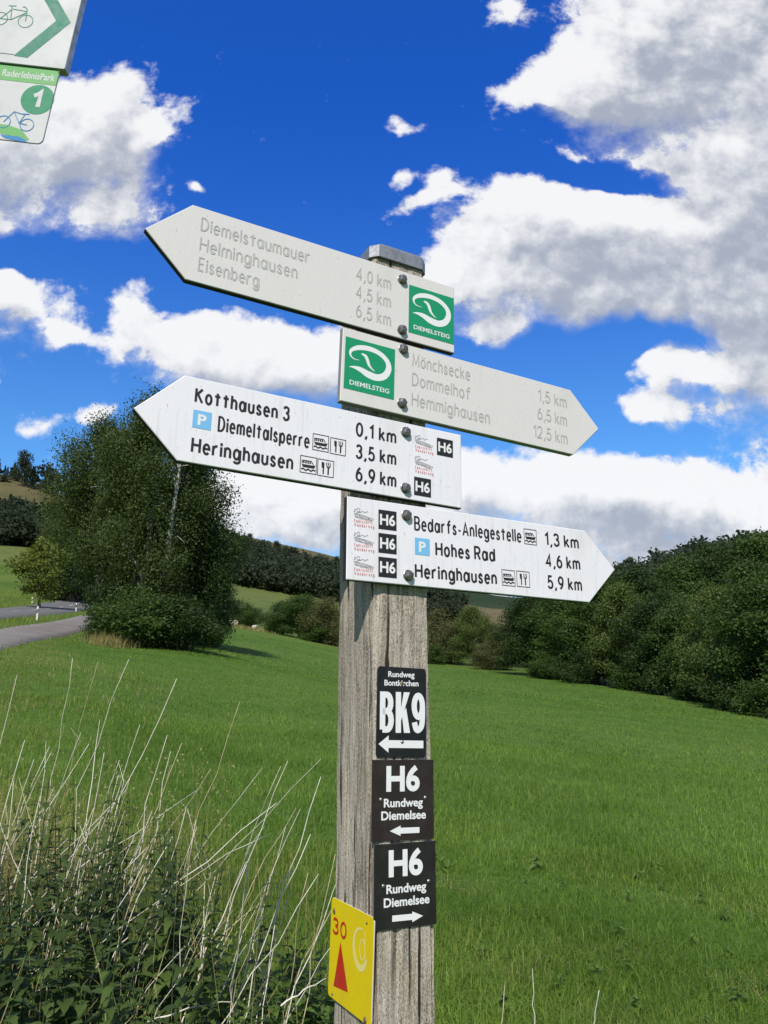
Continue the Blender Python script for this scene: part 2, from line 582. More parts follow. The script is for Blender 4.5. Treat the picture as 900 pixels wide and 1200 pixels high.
def tube_np(pts, rad, sides=8):
    pts = np.asarray(pts, float)
    n = len(pts)
    rad = np.full(n, rad) if np.isscalar(rad) else np.asarray(rad, float)
    tan = np.gradient(pts, axis=0)
    tan /= np.linalg.norm(tan, axis=1)[:, None] + 1e-12
    ref = np.array([0.31, .95, .05]) if abs(tan[0][1]) < .8 else np.array([1., 0, .1])
    V = []
    for k in range(n):
        a = np.cross(tan[k], ref); a /= np.linalg.norm(a) + 1e-12
        b = np.cross(tan[k], a)
        for s in range(sides):
            th = 2 * math.pi * s / sides
            V.append(pts[k] + rad[k] * (math.cos(th) * a + math.sin(th) * b))
    Q = []
    for k in range(n - 1):
        for s in range(sides):
            s2 = (s + 1) % sides
            Q.append((k * sides + s, k * sides + s2, (k + 1) * sides + s2, (k + 1) * sides + s))
    return np.array(V), np.array(Q, int)


def mesh_quads(name, V, Q, mats, mi=None, smooth=False):
    V = np.ascontiguousarray(V, np.float32)
    Q = np.ascontiguousarray(Q, np.int32)
    me = bpy.data.meshes.new(name)
    me.vertices.add(len(V))
    me.vertices.foreach_set('co', V.ravel())
    me.loops.add(Q.size)
    me.loops.foreach_set('vertex_index', Q.ravel())
    me.polygons.add(len(Q))
    me.polygons.foreach_set('loop_start', np.arange(0, Q.size, 4, dtype=np.int32))
    if not isinstance(mats, (list, tuple)):
        mats = [mats]
    for m in mats:
        me.materials.append(m)
    if mi is not None:
        me.polygons.foreach_set('material_index', np.ascontiguousarray(mi, np.int32))
    if smooth:
        me.polygons.foreach_set('use_smooth', np.ones(len(Q), bool))
    me.update(calc_edges=True)
    return me


def join_np(parts):
    V, Q, off = [], [], 0
    for v, q in parts:
        V.append(v); Q.append(np.asarray(q) + off); off += len(v)
    return np.concatenate(V), np.concatenate(Q)


# ------------------------------------------------------------------ lettering: a drawn stroke alphabet
def arc(cx, cy, rx, ry, a0, a1, n=10):
    return [(cx + rx * math.cos(R(a0 + (a1 - a0) * k / n)), cy + ry * math.sin(R(a0 + (a1 - a0) * k / n))) for k in range(n + 1)]


def spl(pts, n=5):
    """Catmull-Rom through the points"""
    P = [pts[0]] + list(pts) + [pts[-1]]
    out = []
    for i in range(1, len(P) - 2):
        p0, p1, p2, p3 = (np.array(P[i + k]) for k in (-1, 0, 1, 2))
        for k in range(n):
            t = k / n
            out.append(tuple(.5 * (2 * p1 + (p2 - p0) * t + (2 * p0 - 5 * p1 + 4 * p2 - p3) * t * t + (3 * p1 - p0 - 3 * p2 + p3) * t ** 3)))
    out.append(tuple(pts[-1]))
    return out


X = .69
bowl = arc(.5, X / 2, .5, X / 2, 0, 360, 20)
bowl_l = arc(.44, X / 2, .44, X / 2, 0, 360, 20)
bowl_r = arc(.56, X / 2, .44, X / 2, 0, 360, 20)
arch = [(0, X - .26)] + arc(.5, X - .26, .5, .26, 180, 0, 12) + [(1, 0)]
G = {
    'D': (.50, [[(0, 0), (0, 1), (.35, 1)] + arc(.35, .5, .65, .5, 90, -90, 14) + [(.35, 0), (0, 0)]]),
    'H': (.50, [[(0, 0), (0, 1)], [(1, 0), (1, 1)], [(0, .52), (1, .52)]]),
    'E': (.38, [[(1, 1), (0, 1), (0, 0), (1, 0)], [(0, .52), (.9, .52)]]),
    'F': (.38, [[(1, 1), (0, 1), (0, 0)], [(0, .52), (.9, .52)]]),
    'M': (.62, [[(0, 0), (.06, 1), (.5, .12), (.94, 1), (1, 0)]]),
    'K': (.48, [[(0, 0), (0, 1)], [(.95, 1), (.05, .5)], [(.25, .62), (1, 0)]]),
    'B': (.46, [[(0, 0), (0, 1), (.5, 1)] + arc(.5, .765, .44, .235, 90, -90, 10) + [(.5, .53), (0, .53)],
                [(.5, .53)] + arc(.5, .265, .5, .265, 90, -90, 10) + [(.5, 0), (0, 0)]]),
    'R': (.46, [[(0, 0), (0, 1), (.5, 1)] + arc(.5, .74, .5, .26, 90, -90, 10) + [(.5, .48), (0, .48)], [(.5, .48), (1, 0)]]),
    'P': (.44, [[(0, 0), (0, 1), (.5, 1)] + arc(.5, .72, .5, .28, 90, -90, 10) + [(.5, .44), (0, .44)]]),
    'A': (.52, [[(0, 0), (.5, 1), (1, 0)], [(.2, .3), (.8, .3)]]),
    'W': (.72, [[(0, 1), (.25, 0), (.5, .95), (.75, 0), (1, 1)]]),
    'L': (.36, [[(0, 1), (0, 0), (1, 0)]]),
    'I': (.001, [[(0, 0), (0, 1)]]),
    'T': (.44, [[(0, 1), (1, 1)], [(.5, 1), (.5, 0)]]),
    'S': (.44, [spl([(.95, .82), (.75, .97), (.45, 1), (.12, .9), (.04, .74), (.2, .59), (.55, .5), (.88, .4), (1, .25), (.85, .07), (.5, 0), (.2, .03), (0, .18)])]),
    'G': (.52, [[(1, .5)] + [(.55, .5)], arc(.52, .5, .52, .5, 40, 330, 16) + [(1, .5)]]),
    'i': (.001, [[(0, 0), (0, X)], [(0, .86), (0, .90)]]),
    'l': (.001, [[(0, 0), (0, 1)]]),
    'e': (.38, [[(.02, X * .53), (1, X * .53)] + arc(.5, X / 2, .5, X / 2, 5, 318, 18)]),
    'm': (.62, [[(0, 0), (0, X)], [(0, X - .22)] + arc(.25, X - .22, .25, .22, 180, 0, 10) + [(.5, 0)],
                [(.5, X - .22)] + arc(.75, X - .22, .25, .22, 180, 0, 10) + [(1, 0)]]),
    'n': (.36, [[(0, 0), (0, X)], arch]),
    'h': (.36, [[(0, 0), (0, 1)], arch]),
    'u': (.36, [[(0, X), (0, .26)] + arc(.5, .26, .5, .26, 180, 360, 12) + [(1, X)], [(1, X), (1, 0)]]),
    'r': (.28, [[(0, 0), (0, X)], [(0, X - .3)] + arc(.9, X - .3, .9, .3, 180, 82, 8)]),
    's': (.30, [spl([(.93, .50), (.75, .61), (.5, X), (.18, .59), (.08, .47), (.25, .37), (.6, .3), (.92, .2), (.9, .07), (.55, 0), (.2, .03), (.03, .15)])]),
    't': (.36, [[(.5, 0), (.5, .93)], [(-.08, X), (1.08, X)]]),
    'a': (.43, [bowl_l, [(1, -.02), (1, X + .03)]]),
    'd': (.43, [bowl_l, [(1, 0), (1, 1)]]),
    'b': (.43, [bowl_r, [(0, 0), (0, 1)]]),
    'p': (.43, [bowl_r, [(0, -.28), (0, X)]]),
    'g': (.43, [bowl_l, [(1, X), (1, -.08)] + arc(.5, -.08, .5, .2, 0, -155, 10)]),
    'o': (.40, [bowl]),
    'ö': (.40, [bowl, [(.22, .84), (.22, .88)], [(.78, .84), (.78, .88)]]),
    'ä': (.43, [bowl_l, [(1, 0), (1, X)], [(.22, .84), (.22, .88)], [(.78, .84), (.78, .88)]]),
    'c': (.34, [arc(.55, X / 2, .55, X / 2, 45, 315, 16)]),
    'k': (.36, [[(0, 0), (0, 1)], [(.92, X), (.05, .27)], [(.3, .42), (1, 0)]]),
    'f': (.36, [[(.42, 0), (.42, .78)] + arc(1.0, .78, .58, .22, 180, 92, 7), [(-.05, X), (1, X)]]),
    'w': (.56, [[(0, X), (.25, 0), (.5, X), (.75, 0), (1, X)]]),
    '0': (.42, [arc(.5, .5, .5, .5, 0, 360, 24)]),
    '1': (.20, [[(0, .78), (1, 1), (1, 0)]]),
    '2': (.42, [spl([(.02, .74), (.15, .93), (.5, 1), (.85, .93), (.98, .72), (.8, .45), (.4, .18), (0, 0)]) + [(1, 0)]]),
    '3': (.40, [spl([(.04, .84), (.2, .97), (.5, 1), (.85, .92), (.92, .75), (.8, .6), (.42, .54)]),
                spl([(.42, .54), (.82, .48), (1, .28), (.9, .1), (.5, 0), (.18, .04), (0, .2)])]),
    '4': (.44, [[(.74, 0), (.74, 1), (0, .27), (1, .27)]]),
    '5': (.40, [[(.92, 1), (.2, 1), (.1, .54)] + spl([(.1, .54), (.45, .62), (.85, .52), (1, .3), (.85, .08), (.48, 0), (.15, .05), (0, .18)])]),
    '6': (.42, [arc(.5, .31, .5, .31, 0, 360, 18), spl([(.01, .34), (.1, .6), (.35, .85), (.7, 1)])]),
    '9': (.42, [arc(.5, .69, .5, .31, 0, 360, 18), spl([(.99, .66), (.9, .4), (.65, .15), (.3, 0)])]),
    ',': (.09, [[(1, .07), (.75, -.02), (0, -.20)]]),
    '-': (.24, [[(0, .33), (1, .33)]]),
    ' ': (.16, []),
}
BOLD = dict(G)
BOLD['6'] = (.46, [arc(.5, .31, .5, .31, 0, 360, 20), spl([(.0, .31), (.0, .6), (.12, .88), (.5, 1), (.8, .96), (.98, .78)])])
BOLD['9'] = (.46, [arc(.5, .69, .5, .31, 0, 360, 20), spl([(1, .69), (1, .4), (.88, .12), (.5, 0), (.2, .04), (.02, .22)])])
BOLD['1'] = (.24, [[(0, .74), (.6, .84), (1, 1), (1, 0)]])


def ribbon(mb, pts, w, d, closed=False, m=0, to3=None, sq=False):
    """flat stroke of width w (number or list) along pts at depth d, facing -depth"""
    pts = [np.array(p, float) for p in pts]
    ws = [w] * len(pts) if np.isscalar(w) else list(w)
    P, W = [pts[0]], [ws[0]]
    for p, ww in zip(pts[1:], ws[1:]):
        if np.linalg.norm(p - P[-1]) > 1e-7:
            P.append(p); W.append(ww)
    n = len(P)
    if n < 2:
        return
    closed = closed or np.linalg.norm(P[0] - P[-1]) < 1e-6
    if closed and n > 2:
        P = P[:-1]; W = W[:-1]; n -= 1
    else:
        closed = False
        if sq:
            t0 = P[0] - P[1]; t0 /= np.linalg.norm(t0)
            t1 = P[-1] - P[-2]; t1 /= np.linalg.norm(t1)
            P[0] = P[0] + t0 * W[0] / 2; P[-1] = P[-1] + t1 * W[-1] / 2
    L, Rr = [], []
    for k in range(n):
        if closed:
            a, b = P[k] - P[k - 1], P[(k + 1) % n] - P[k]
        else:
            a = P[k] - P[k - 1] if k else P[1] - P[0]
            b = P[k + 1] - P[k] if k < n - 1 else P[-1] - P[-2]
        a = a / (np.linalg.norm(a) + 1e-12); b = b / (np.linalg.norm(b) + 1e-12)
        na, nb = np.array([-a[1], a[0]]), np.array([-b[1], b[0]])
        mm = na + nb
        l = np.linalg.norm(mm)
        mm = na if l < 1e-6 else mm / l
        co = max(.42, float(mm @ na))
        hl = hr = W[k] / 2 / co
        turn = math.atan2(a[0] * b[1] - a[1] * b[0], a[0] * b[0] + a[1] * b[1])
        if abs(turn) > 1e-4 and (closed or 0 < k < n - 1):
            seg = .5 * (np.linalg.norm(P[k] - P[k - 1]) + np.linalg.norm(P[(k + 1) % n] - P[k]))
            lim = .96 * seg / abs(turn)
            if turn > 0:
                hl = min(hl, lim)
            else:
                hr = min(hr, lim)
        L.append(P[k] + mm * hl); Rr.append(P[k] - mm * hr)
    i = len(mb.V)
    for k in range(n):
        for q in (L[k], Rr[k]):
            mb.V.append((q[0], d, q[1]) if to3 is None else tuple(to3(q[0], d, q[1])))
    for k in range(n if closed else n - 1):
        k2 = (k + 1) % n
        mb.Fc.append([i + 2 * k, i + 2 * k + 1, i + 2 * k2 + 1, i + 2 * k2]); mb.mi.append(m)


SPACE = .30


def text(mb, s, a0, c0, width, cap, w, d, tilt=0.0, font=G, gap=.10, m=0, to3=None, slant=0.0):
    """one line of lettering: baseline start (a0, c0), total width, capital height, stroke width"""
    adv = [font[ch][0] for ch in s]
    gaps = gap * cap + w
    def total(sx):
        x = 0
        for k, ch in enumerate(s):
            x += (adv[k] * cap * sx if ch != ' ' else SPACE * cap * sx)
            if k < len(s) - 1:
                x += (gap * cap * sx + w if ch != ' ' else 0)
        return x + w
    lo, hi = .05, 6
    for _ in range(40):
        md = (lo + hi) / 2
        if total(md) < width:
            lo = md
        else:
            hi = md
    sx = lo
    ct, st = math.cos(tilt), math.sin(tilt)
    x = w / 2
    lay = 0
    for k, ch in enumerate(s):
        W = adv[k] * cap * sx if ch != ' ' else SPACE * cap * sx
        if ch == 'K' and font is BOLD:
            so = w / (W + w)
            for pg in ([(0, 0), (so, 0), (so, 1), (0, 1)], [(so, .30), (1, 1), (1 - 1.15 * so, 1), (so, .60)], [(1 - 1.1 * so, 0), (1.02, 0), (so + .36, .62), (so + .06, .46)]):
                q_ = [(x - w / 2 + px * (W + w), py * cap) for px, py in pg]
                q_ = [(a0 + lx * ct - ly * st, c0 + lx * st + ly * ct) for lx, ly in q_]
                mb.face([(px, d - (lay % 4) * .00003, py) for px, py in q_], m)
                lay += 1
            x += W + gap * cap * sx + w
            continue
        for pl in font[ch][1]:
            pts = []
            for px, py in pl:
                lx = x + px * W
                ly = w / 2 + py * (cap - w)
                lx += slant * ly
                pts.append((a0 + lx * ct - ly * st, c0 + lx * st + ly * ct))
            ribbon(mb, pts, w, d - (lay % 4) * .00003, m=m, to3=to3, sq=(ch in 'i' and len(pl) == 2 and pl[0][1] > .8))
            lay += 1
        x += W + (gap * cap * sx + w if ch != ' ' else 0)


_CAPH = {}


def _glyph_mesh(s, bold):
    cu = bpy.data.curves.new('tmp_text', 'FONT')
    cu.body = s
    cu.size = 1.0
    cu.offset = bold
    cu.resolution_u = 4
    ob = bpy.data.objects.new('tmp_text', cu)
    me = bpy.data.meshes.new_from_object(ob)
    v = np.array([q.co[:2] for q in me.vertices])
    f = [list(p.vertices) for p in me.polygons]
    bpy.data.objects.remove(ob); bpy.data.curves.remove(cu); bpy.data.meshes.remove(me)
    return v, f


def heavy(mb, s, a0, c0, width, cap, bold, d, tilt=0.0, m=0, slant=0.0):
    """bold lettering: baseline start, width over all, capital height"""
    if bold not in _CAPH:
        hv, _ = _glyph_mesh('H', bold)
        _CAPH[bold] = (hv[:, 1].min(), hv[:, 1].max())
    y0, y1 = _CAPH[bold]
    v, f = _glyph_mesh(s, bold)
    x0, x1 = v[:, 0].min(), v[:, 0].max()
    ct, st = math.cos(tilt), math.sin(tilt)
    P = []
    for x, y in v:
        ly = (y - y0) / (y1 - y0) * cap
        lx = (x - x0) / (x1 - x0) * width + slant * ly
        P.append((a0 + lx * ct - ly * st, d, c0 + lx * st + ly * ct))
    mb.poly(P, f, m)


def rect(a0, c0, a1, c1):
    return [(a0, c0), (a1, c0), (a1, c1), (a0, c1)]


def rrect(a0, c0, a1, c1, r, n=5):
    return (arc(a0 + r, c0 + r, r, r, 180, 270, n) + arc(a1 - r, c0 + r, r, r, 270, 360, n)
            + arc(a1 - r, c1 - r, r, r, 0, 90, n) + arc(a0 + r, c1 - r, r, r, 90, 180, n))


def rot2(pts, tilt, cx=0., cy=0.):
    c, s = math.cos(tilt), math.sin(tilt)
    return [(cx + (x - cx) * c - (y - cy) * s, cy + (x - cx) * s + (y - cy) * c) for x, y in pts]


def flat(mb, outline, d, m=0):
    mb.face([(a, d, c) for a, c in outline], m)


# ------------------------------------------------------------------ the ground
# columns of the terrain: photo column -> [(metres ahead, photo row)], read off the photograph
TERR = {
    -260: [(30, 765), (55, 745), (90, 715), (150, 680), (230, 610), (360, 540)],
    0: [(28, 758), (40, 736), (56, 721.5), (86, 711), (95, 708), (130, 692), (170, 664), (205, 638), (240, 628), (330, 560), (420, 552)],
    54: [(30, 762), (50, 736), (70, 723), (92, 714), (105, 710), (140, 690), (190, 655), (250, 632), (330, 580), (420, 575)],
    120: [(20, 800), (46, 758), (70, 730), (95, 719), (130, 709), (180, 690), (330, 612), (420, 605)],
    185: [(20, 825), (48, 757), (75, 739), (100, 729), (140, 720), (250, 690), (400, 625), (480, 615)],
    250: [(20, 838), (50, 764), (100, 742), (150, 731), (180, 728), (265, 716), (330, 686), (480, 628), (560, 620)],
    330: [(20, 843), (50, 782), (100, 754), (145, 744), (180, 741), (265, 718), (330, 701), (480, 645), (560, 635)],
    400: [(20, 848), (60, 790), (130, 762), (180, 752), (265, 735), (335, 708), (470, 662), (560, 650)],
    500: [(20, 855), (60, 802), (115, 779), (180, 765), (300, 728), (470, 699), (600, 698), (720, 684)],
    550: [(20, 858), (60, 805), (105, 784), (165, 770), (300, 733), (470, 708), (560, 706), (720, 689)],
    600: [(20, 862), (60, 808), (95, 790), (150, 775), (300, 738), (470, 720), (560, 716), (720, 699)],
    700: [(20, 872), (50, 825), (75, 804), (110, 792), (200, 735), (330, 690), (480, 660)],
    900: [(15, 915), (30, 868), (50, 843), (75, 822), (120, 772), (200, 690), (330, 640)],
    1160: [(15, 940), (30, 895), (45, 872), (80, 835), (140, 745), (260, 640)],
}
_cols = []
for cx_, prof in sorted(TERR.items()):
    t_ = gno(cx_, 760)[0]
    th = math.atan(t_)
    rr = [0.0, 4.5] + [Y / math.cos(th) for Y, _ in prof] + [1500.0, 4000.0]
    zz = [0.0, 0.0] + [at(450, y, Y)[2] for Y, y in prof]
    zz += [zz[-1] * 1.02, zz[-1] * 1.0]
    _cols.append((th, rr, zz))
_cols.append((R(75), [0, 4.5, 60, 200, 600, 4000], [0, 0, 1, 18, 60, 60]))
_cols.insert(0, (R(-75), [0, 4.5, 30, 120, 400, 4000], [0, 0, 3, 22, 90, 90]))
_cols.append((R(120), [0, 4.5, 60, 4000], [0, 0, 0, 10]))
_cols.insert(0, (R(-120), [0, 4.5, 60, 4000], [0, 0, 1, 20]))
_cols.append((R(180), [0, 4.5, 60, 4000], [0, 0, -1, 0]))
_cols.insert(0, (R(-180), [0, 4.5, 60, 4000], [0, 0, -1, 0]))
RG = np.concatenate([[0.0], np.geomspace(.6, 4000, 250)])
TG = np.concatenate([np.linspace(-math.pi, R(-46), 50)[:-1], np.linspace(R(-46), R(46), 300), np.linspace(R(46), math.pi, 50)[1:]])
_th = np.array([c[0] for c in _cols])
_prof = np.array([np.interp(RG, c[1], c[2]) for c in _cols])
ZG = np.array([[0.0]])
ZG = np.stack([np.interp(TG, _th, _prof[:, k]) for k in range(len(RG))], 1)      # [theta, r]


def _blur(A, n, ax):
    for _ in range(n):
        Pd = np.concatenate([np.take(A, [0], ax), A, np.take(A, [-1], ax)], ax)
        s = A.shape[ax]
        A = .25 * np.take(Pd, range(0, s), ax) + .5 * np.take(Pd, range(1, s + 1), ax) + .25 * np.take(Pd, range(2, s + 2), ax)
    return A


ZG = _blur(_blur(ZG, 3, 1), 40, 0)


def ground(x, y):
    """terrain height (arrays or numbers)"""
    x, y = np.asarray(x, float), np.asarray(y, float)
    r, th = np.hypot(x, y), np.arctan2(x, y)
    fi = np.clip(np.interp(th, TG, np.arange(len(TG))), 0, len(TG) - 1.001)
    fj = np.clip(np.interp(r, RG, np.arange(len(RG))), 0, len(RG) - 1.001)
    i, j = fi.astype(int), fj.astype(int)
    a, b = fi - i, fj - j
    return (ZG[i, j] * (1 - a) * (1 - b) + ZG[i + 1, j] * a * (1 - b) + ZG[i, j + 1] * (1 - a) * b + ZG[i + 1, j + 1] * a * b)


def colx(x, Y):
    """world x of photo column x, Y metres ahead (near the skyline rows)"""
    return gno(x, 760)[0] * Y


# the path and the road run away to the left
PATH_A, PATH_B = np.array([-15.9, 33.5]), np.array([-26.6, 72.0])
ROAD_DIR = np.array([-.238, .971])
ROAD_C = np.array([-32.5, 68.5])


def in_px(th, Y, x0, x1, Y0, Y1):
    t0, t1 = math.atan(gno(x0, 760)[0]), math.atan(gno(x1, 760)[0])
    return (th > t0) & (th < t1) & (Y > Y0) & (Y < Y1)


def build_ground():
    nt, nr = len(TG), len(RG)
    TT, RR = np.meshgrid(TG, RG, indexing='ij')
    V = np.stack([RR * np.sin(TT), RR * np.cos(TT), ZG], -1).reshape(-1, 3)
    I, J = np.meshgrid(np.arange(nt - 1), np.arange(nr - 1), indexing='ij')
    k = (I * nr + J).ravel()
    Q = np.stack([k, k + 1, k + nr + 1, k + nr], 1)[:, ::-1]
    ct = .5 * (TG[I] + TG[I + 1]).ravel()
    cr = .5 * (RG[J] + RG[J + 1]).ravel()
    Y = cr * np.cos(ct)
    Xc = cr * np.sin(ct)
    t = np.degrees(ct)
    px = 450 + np.tan(np.clip(ct, -1.2, 1.2)) * F * 1.0135
    mi = np.zeros(len(Q), int)
    # field edge (metres ahead) by photo column
    edge = np.interp(px, [-400, 60, 120, 185, 250, 330, 400, 500, 600, 700, 900, 1160], [20, 46, 60, 100, 150, 146, 131, 116, 96, 76, 51, 46])
    far = Y > edge
    mi[far] = 1
    # the strip left of the meadow, along the path, is rough grass
    left = (Xc < -.36 * Y - .9 + .5 * np.sin(Y * 1.7) + .3 * np.sin(Y * 4.1 + Xc)) & (Y < 140) & (Y > -20)
    mi[left & ~far] = 1
    mi[far & (Y > 175)] = 2                                    # pasture
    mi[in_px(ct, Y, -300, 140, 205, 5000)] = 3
    mi[in_px(ct, Y, -300, 140, 262, 5000)] = 4                 # cleared slope
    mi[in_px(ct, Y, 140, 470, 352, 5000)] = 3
    mi[in_px(ct, Y, 230, 480, 415, 5000)] = 4
    mi[in_px(ct, Y, 480, 640, 270, 480)] = 4
    mi[in_px(ct, Y, 480, 1400, 480, 5000)] = 5
    mi[in_px(ct, Y, 640, 1400, 300, 480)] = 5
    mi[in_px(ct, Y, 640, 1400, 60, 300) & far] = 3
    me = mesh_quads('ground', V, Q, [M_MEADOW, M_ROUGH, M_PASTURE, M_WOODFLOOR, M_BARE, M_FARGREEN], mi, True)
    tag(link(bpy.data.objects.new('ground', me)), kind='structure')


build_ground()


def strip(name, p0, p1, half, lift, m, n=80, lane=(0., 1.)):
    V, Q = [], []
    d = (p1 - p0) / np.linalg.norm(p1 - p0)
    nn = np.array([d[1], -d[0]])
    cross = 7
    prof_ = [(-1.03, -.25), (-1, 0), (-.5, 0), (0, 0), (.5, 0), (1, 0), (1.03, -.25)]
    for k in range(n + 1):
        c = p0 + (p1 - p0) * k / n
        wob = .08 * math.sin(k * .9) + .05 * math.sin(k * 2.3 + 1)
        for q in range(cross):
            s = prof_[q][0] * (half + wob)
            p = c + nn * s
            V.append((p[0], p[1], float(ground(p[0], p[1])) + lift + prof_[q][1]))
    for k in range(n):
        for q in range(cross - 1):
            a = k * cross + q
            Q.append((a, a + 1, a + cross + 1, a + cross))
    me = mesh_quads(name, np.array(V), np.array(Q), m)
    return tag(link(bpy.data.objects.new(name, me)), kind='structure')


_pd = (PATH_B - PATH_A) / np.linalg.norm(PATH_B - PATH_A)
strip('path', PATH_A - _pd * 14, PATH_B + _pd * 10, 1.25, .05, M_ASPHALT, 260)
strip('road', ROAD_C - ROAD_DIR * 40, ROAD_C + ROAD_DIR * 75, 3.2, .06, M_ROADTAR, 240)


def road_marks():
    V, Q = [], []
    nn = np.array([ROAD_DIR[1], -ROAD_DIR[0]])
    for k in range(9):
        c = ROAD_C + ROAD_DIR * (-14 + k * 9.0)
        i = len(V)
        for a in range(5):
            p = c + ROAD_DIR * a * .9
            for s in (-.07, .07):
                q = p + nn * s
                V.append((q[0], q[1], float(ground(q[0], q[1])) + .075))
        for a in range(4):
            Q.append((i + 2 * a, i + 2 * a + 1, i + 2 * a + 3, i + 2 * a + 2))
    me = mesh_quads('road_marking', np.array(V), np.array(Q), mottled('road_paint', (.72, .72, .70), (.45, .45, .43), 6, .7))
    tag(link(bpy.data.objects.new('road_marking', me)), kind='structure')


road_marks()

# ------------------------------------------------------------------ the signpost
# the post's own frame: a right along the boards, b into the post, c up; it leans a little away from the viewer
RIG = Matrix(((0.88589, -0.46362, 0.01604, 0.0125), (0.46174, 0.88458, 0.06559, 1.32873), (-0.0446, -0.0507, 0.99772, 0.18001 + EYE), (0, 0, 0, 1)))
POST_B0, POST_B1 = .0145, .160


def post_axis(c):
    return .0285 - .021 * c


def rig_thing(name, o, label, cat, group=None):
    return empty(name, RIG @ Matrix.Translation(o), label, cat, group)


def build_post():
    foot = (post_axis(-1.78), .087, -1.78)
    t = rig_thing('wooden_post', foot, 'weathered grey square wooden post carrying all the trail signs', 'post')
    rng = random.Random(4)
    mb = MB(foot)
    cs = rrect(-.054, POST_B0, .054, POST_B1, .010, 4)
    # more points along the sides so the faces can be uneven
    ring = []
    for k in range(len(cs)):
        p, q = np.array(cs[k]), np.array(cs[(k + 1) % len(cs)])
        n = max(1, int(np.linalg.norm(q - p) / .009))
        for s in range(n):
            ring.append(tuple(p + (q - p) * s / n))
    n = len(ring)
    H = np.concatenate([np.linspace(-1.9, -.75, 24), np.linspace(-.74, .597, 110)])
    ph = [rng.uniform(0, 6.3) for _ in range(n)]
    # drying cracks: (ring position, from, to, depth)
    cracks = [(rng.randrange(n), rng.uniform(-1.2, .3), rng.uniform(.25, .9), rng.uniform(.003, .008)) for _ in range(26)]
    for c in H:
        for k, (a, b) in enumerate(ring):
            j = .0006 * math.sin(c * 31 + ph[k]) + .0005 * math.sin(c * 83 + 2 * ph[k])
            for (kk, c0, ln, dp) in cracks:
                if kk == k and c0 < c < c0 + ln:
                    j -= dp * math.sin(math.pi * (c - c0) / ln)
            cx, cy = a, b - .087
            l = math.hypot(cx, cy)
            f = 1 + j / l
            mb.V.append((post_axis(c) + cx * f, .087 + cy * f, c))
    for i in range(len(H) - 1):
        for k in range(n):
            k2 = (k + 1) % n
            mb.Fc.append([i * n + k, i * n + k2, (i + 1) * n + k2, (i + 1) * n + k]); mb.mi.append(0)
    top = (len(H) - 1) * n
    mb.Fc.append([top + k for k in range(n)]); mb.mi.append(0)
    mb.build('shaft', M_WOOD, t)
    # folded zinc cap with chamfered corners
    cp = MB(foot)
    ax = post_axis(.61)

    def ring8(g, ch):
        a0, a1, b0, b1 = ax - .054 - g, ax + .054 + g, POST_B0 - g, POST_B1 + g
        return [(a0 + ch, b0), (a1 - ch, b0), (a1, b0 + ch), (a1, b1 - ch), (a1 - ch, b1), (a0 + ch, b1), (a0, b1 - ch), (a0, b0 + ch)]
    lv = [(.598, .004, .013), (.598, .0065, .014), (.622, .0065, .014), (.628, .002, .016), (.633, -.03, .004)]
    for c, g, ch in lv:
        for a, b in ring8(g, ch):
            cp.V.append((a, b, c))
    for i in range(len(lv) - 1):
        for k in range(8):
            k2 = (k + 1) % 8
            cp.Fc.append([i * 8 + k, i * 8 + k2, i * 8 + 8 + k2, i * 8 + 8 + k]); cp.mi.append(0)
    cp.Fc.append([32 + k for k in range(8)]); cp.mi.append(0)
    cp.Fc.append([k for k in reversed(range(8))]); cp.mi.append(0)
    cp.build('cap', M_ZINC, t)


build_post()


def bolt(o, a, c, parent, d0=0.0):
    mb = MB(o)
    rng = random.Random(int(a * 9999 + c * 777))

    def ring(r, d, n, ph=0.):
        return [(a + r * math.cos(2 * math.pi * k / n + ph), d, c + r * math.sin(2 * math.pi * k / n + ph)) for k in range(n)]
    ph = rng.uniform(0, 1)
    n = 24
    rs = [ring(.0098, d0, n), ring(.0098, d0 - .0014, n), ring(.0090, d0 - .0020, n)]
    for k, r_ in enumerate(rs):
        mb.V += r_
    for i in range(2):
        for k in range(n):
            k2 = (k + 1) % n
            mb.Fc.append([i * n + k, (i + 1) * n + k, (i + 1) * n + k2, i * n + k2]); mb.mi.append(0)
    mb.Fc.append([2 * n + k for k in range(n)]); mb.mi.append(0)
    i0 = len(mb.V)
    for r_, d in ((.0080, -.0020), (.0080, -.0072), (.0070, -.0086), (.0040, -.0096)):
        mb.V += ring(r_, d0 + d, 6, ph)
    for i in range(3):
        for k in range(6):
            k2 = (k + 1) % 6
            mb.Fc.append([i0 + i * 6 + k, i0 + i * 6 + 6 + k, i0 + i * 6 + 6 + k2, i0 + i * 6 + k2]); mb.mi.append(0)
    mb.Fc.append([i0 + 18 + k for k in range(6)]); mb.mi.append(0)
    return mb.build('bolt', M_BOLT, parent)


def screw(o, a, c, parent, d0, r=.0032, m=None):
    mb = MB(o)
    n = 12
    for rr, d in ((1., 0), (.95, -.0009), (.6, -.0017), (.22, -.0019)):
        mb.V += [(a + r * rr * math.cos(2 * math.pi * k / n), d0 + d, c + r * rr * math.sin(2 * math.pi * k / n)) for k in range(n)]
    for i in range(3):
        for k in range(n):
            k2 = (k + 1) % n
            mb.Fc.append([i * n + k, (i + 1) * n + k, (i + 1) * n + k2, i * n + k2]); mb.mi.append(0)
    mb.Fc.append([3 * n + k for k in range(n)]); mb.mi.append(0)
    return mb.build('screw', m or M_SCREW, parent, True)


TH = .0125          # board thickness
LB, TIP = .5095, .071


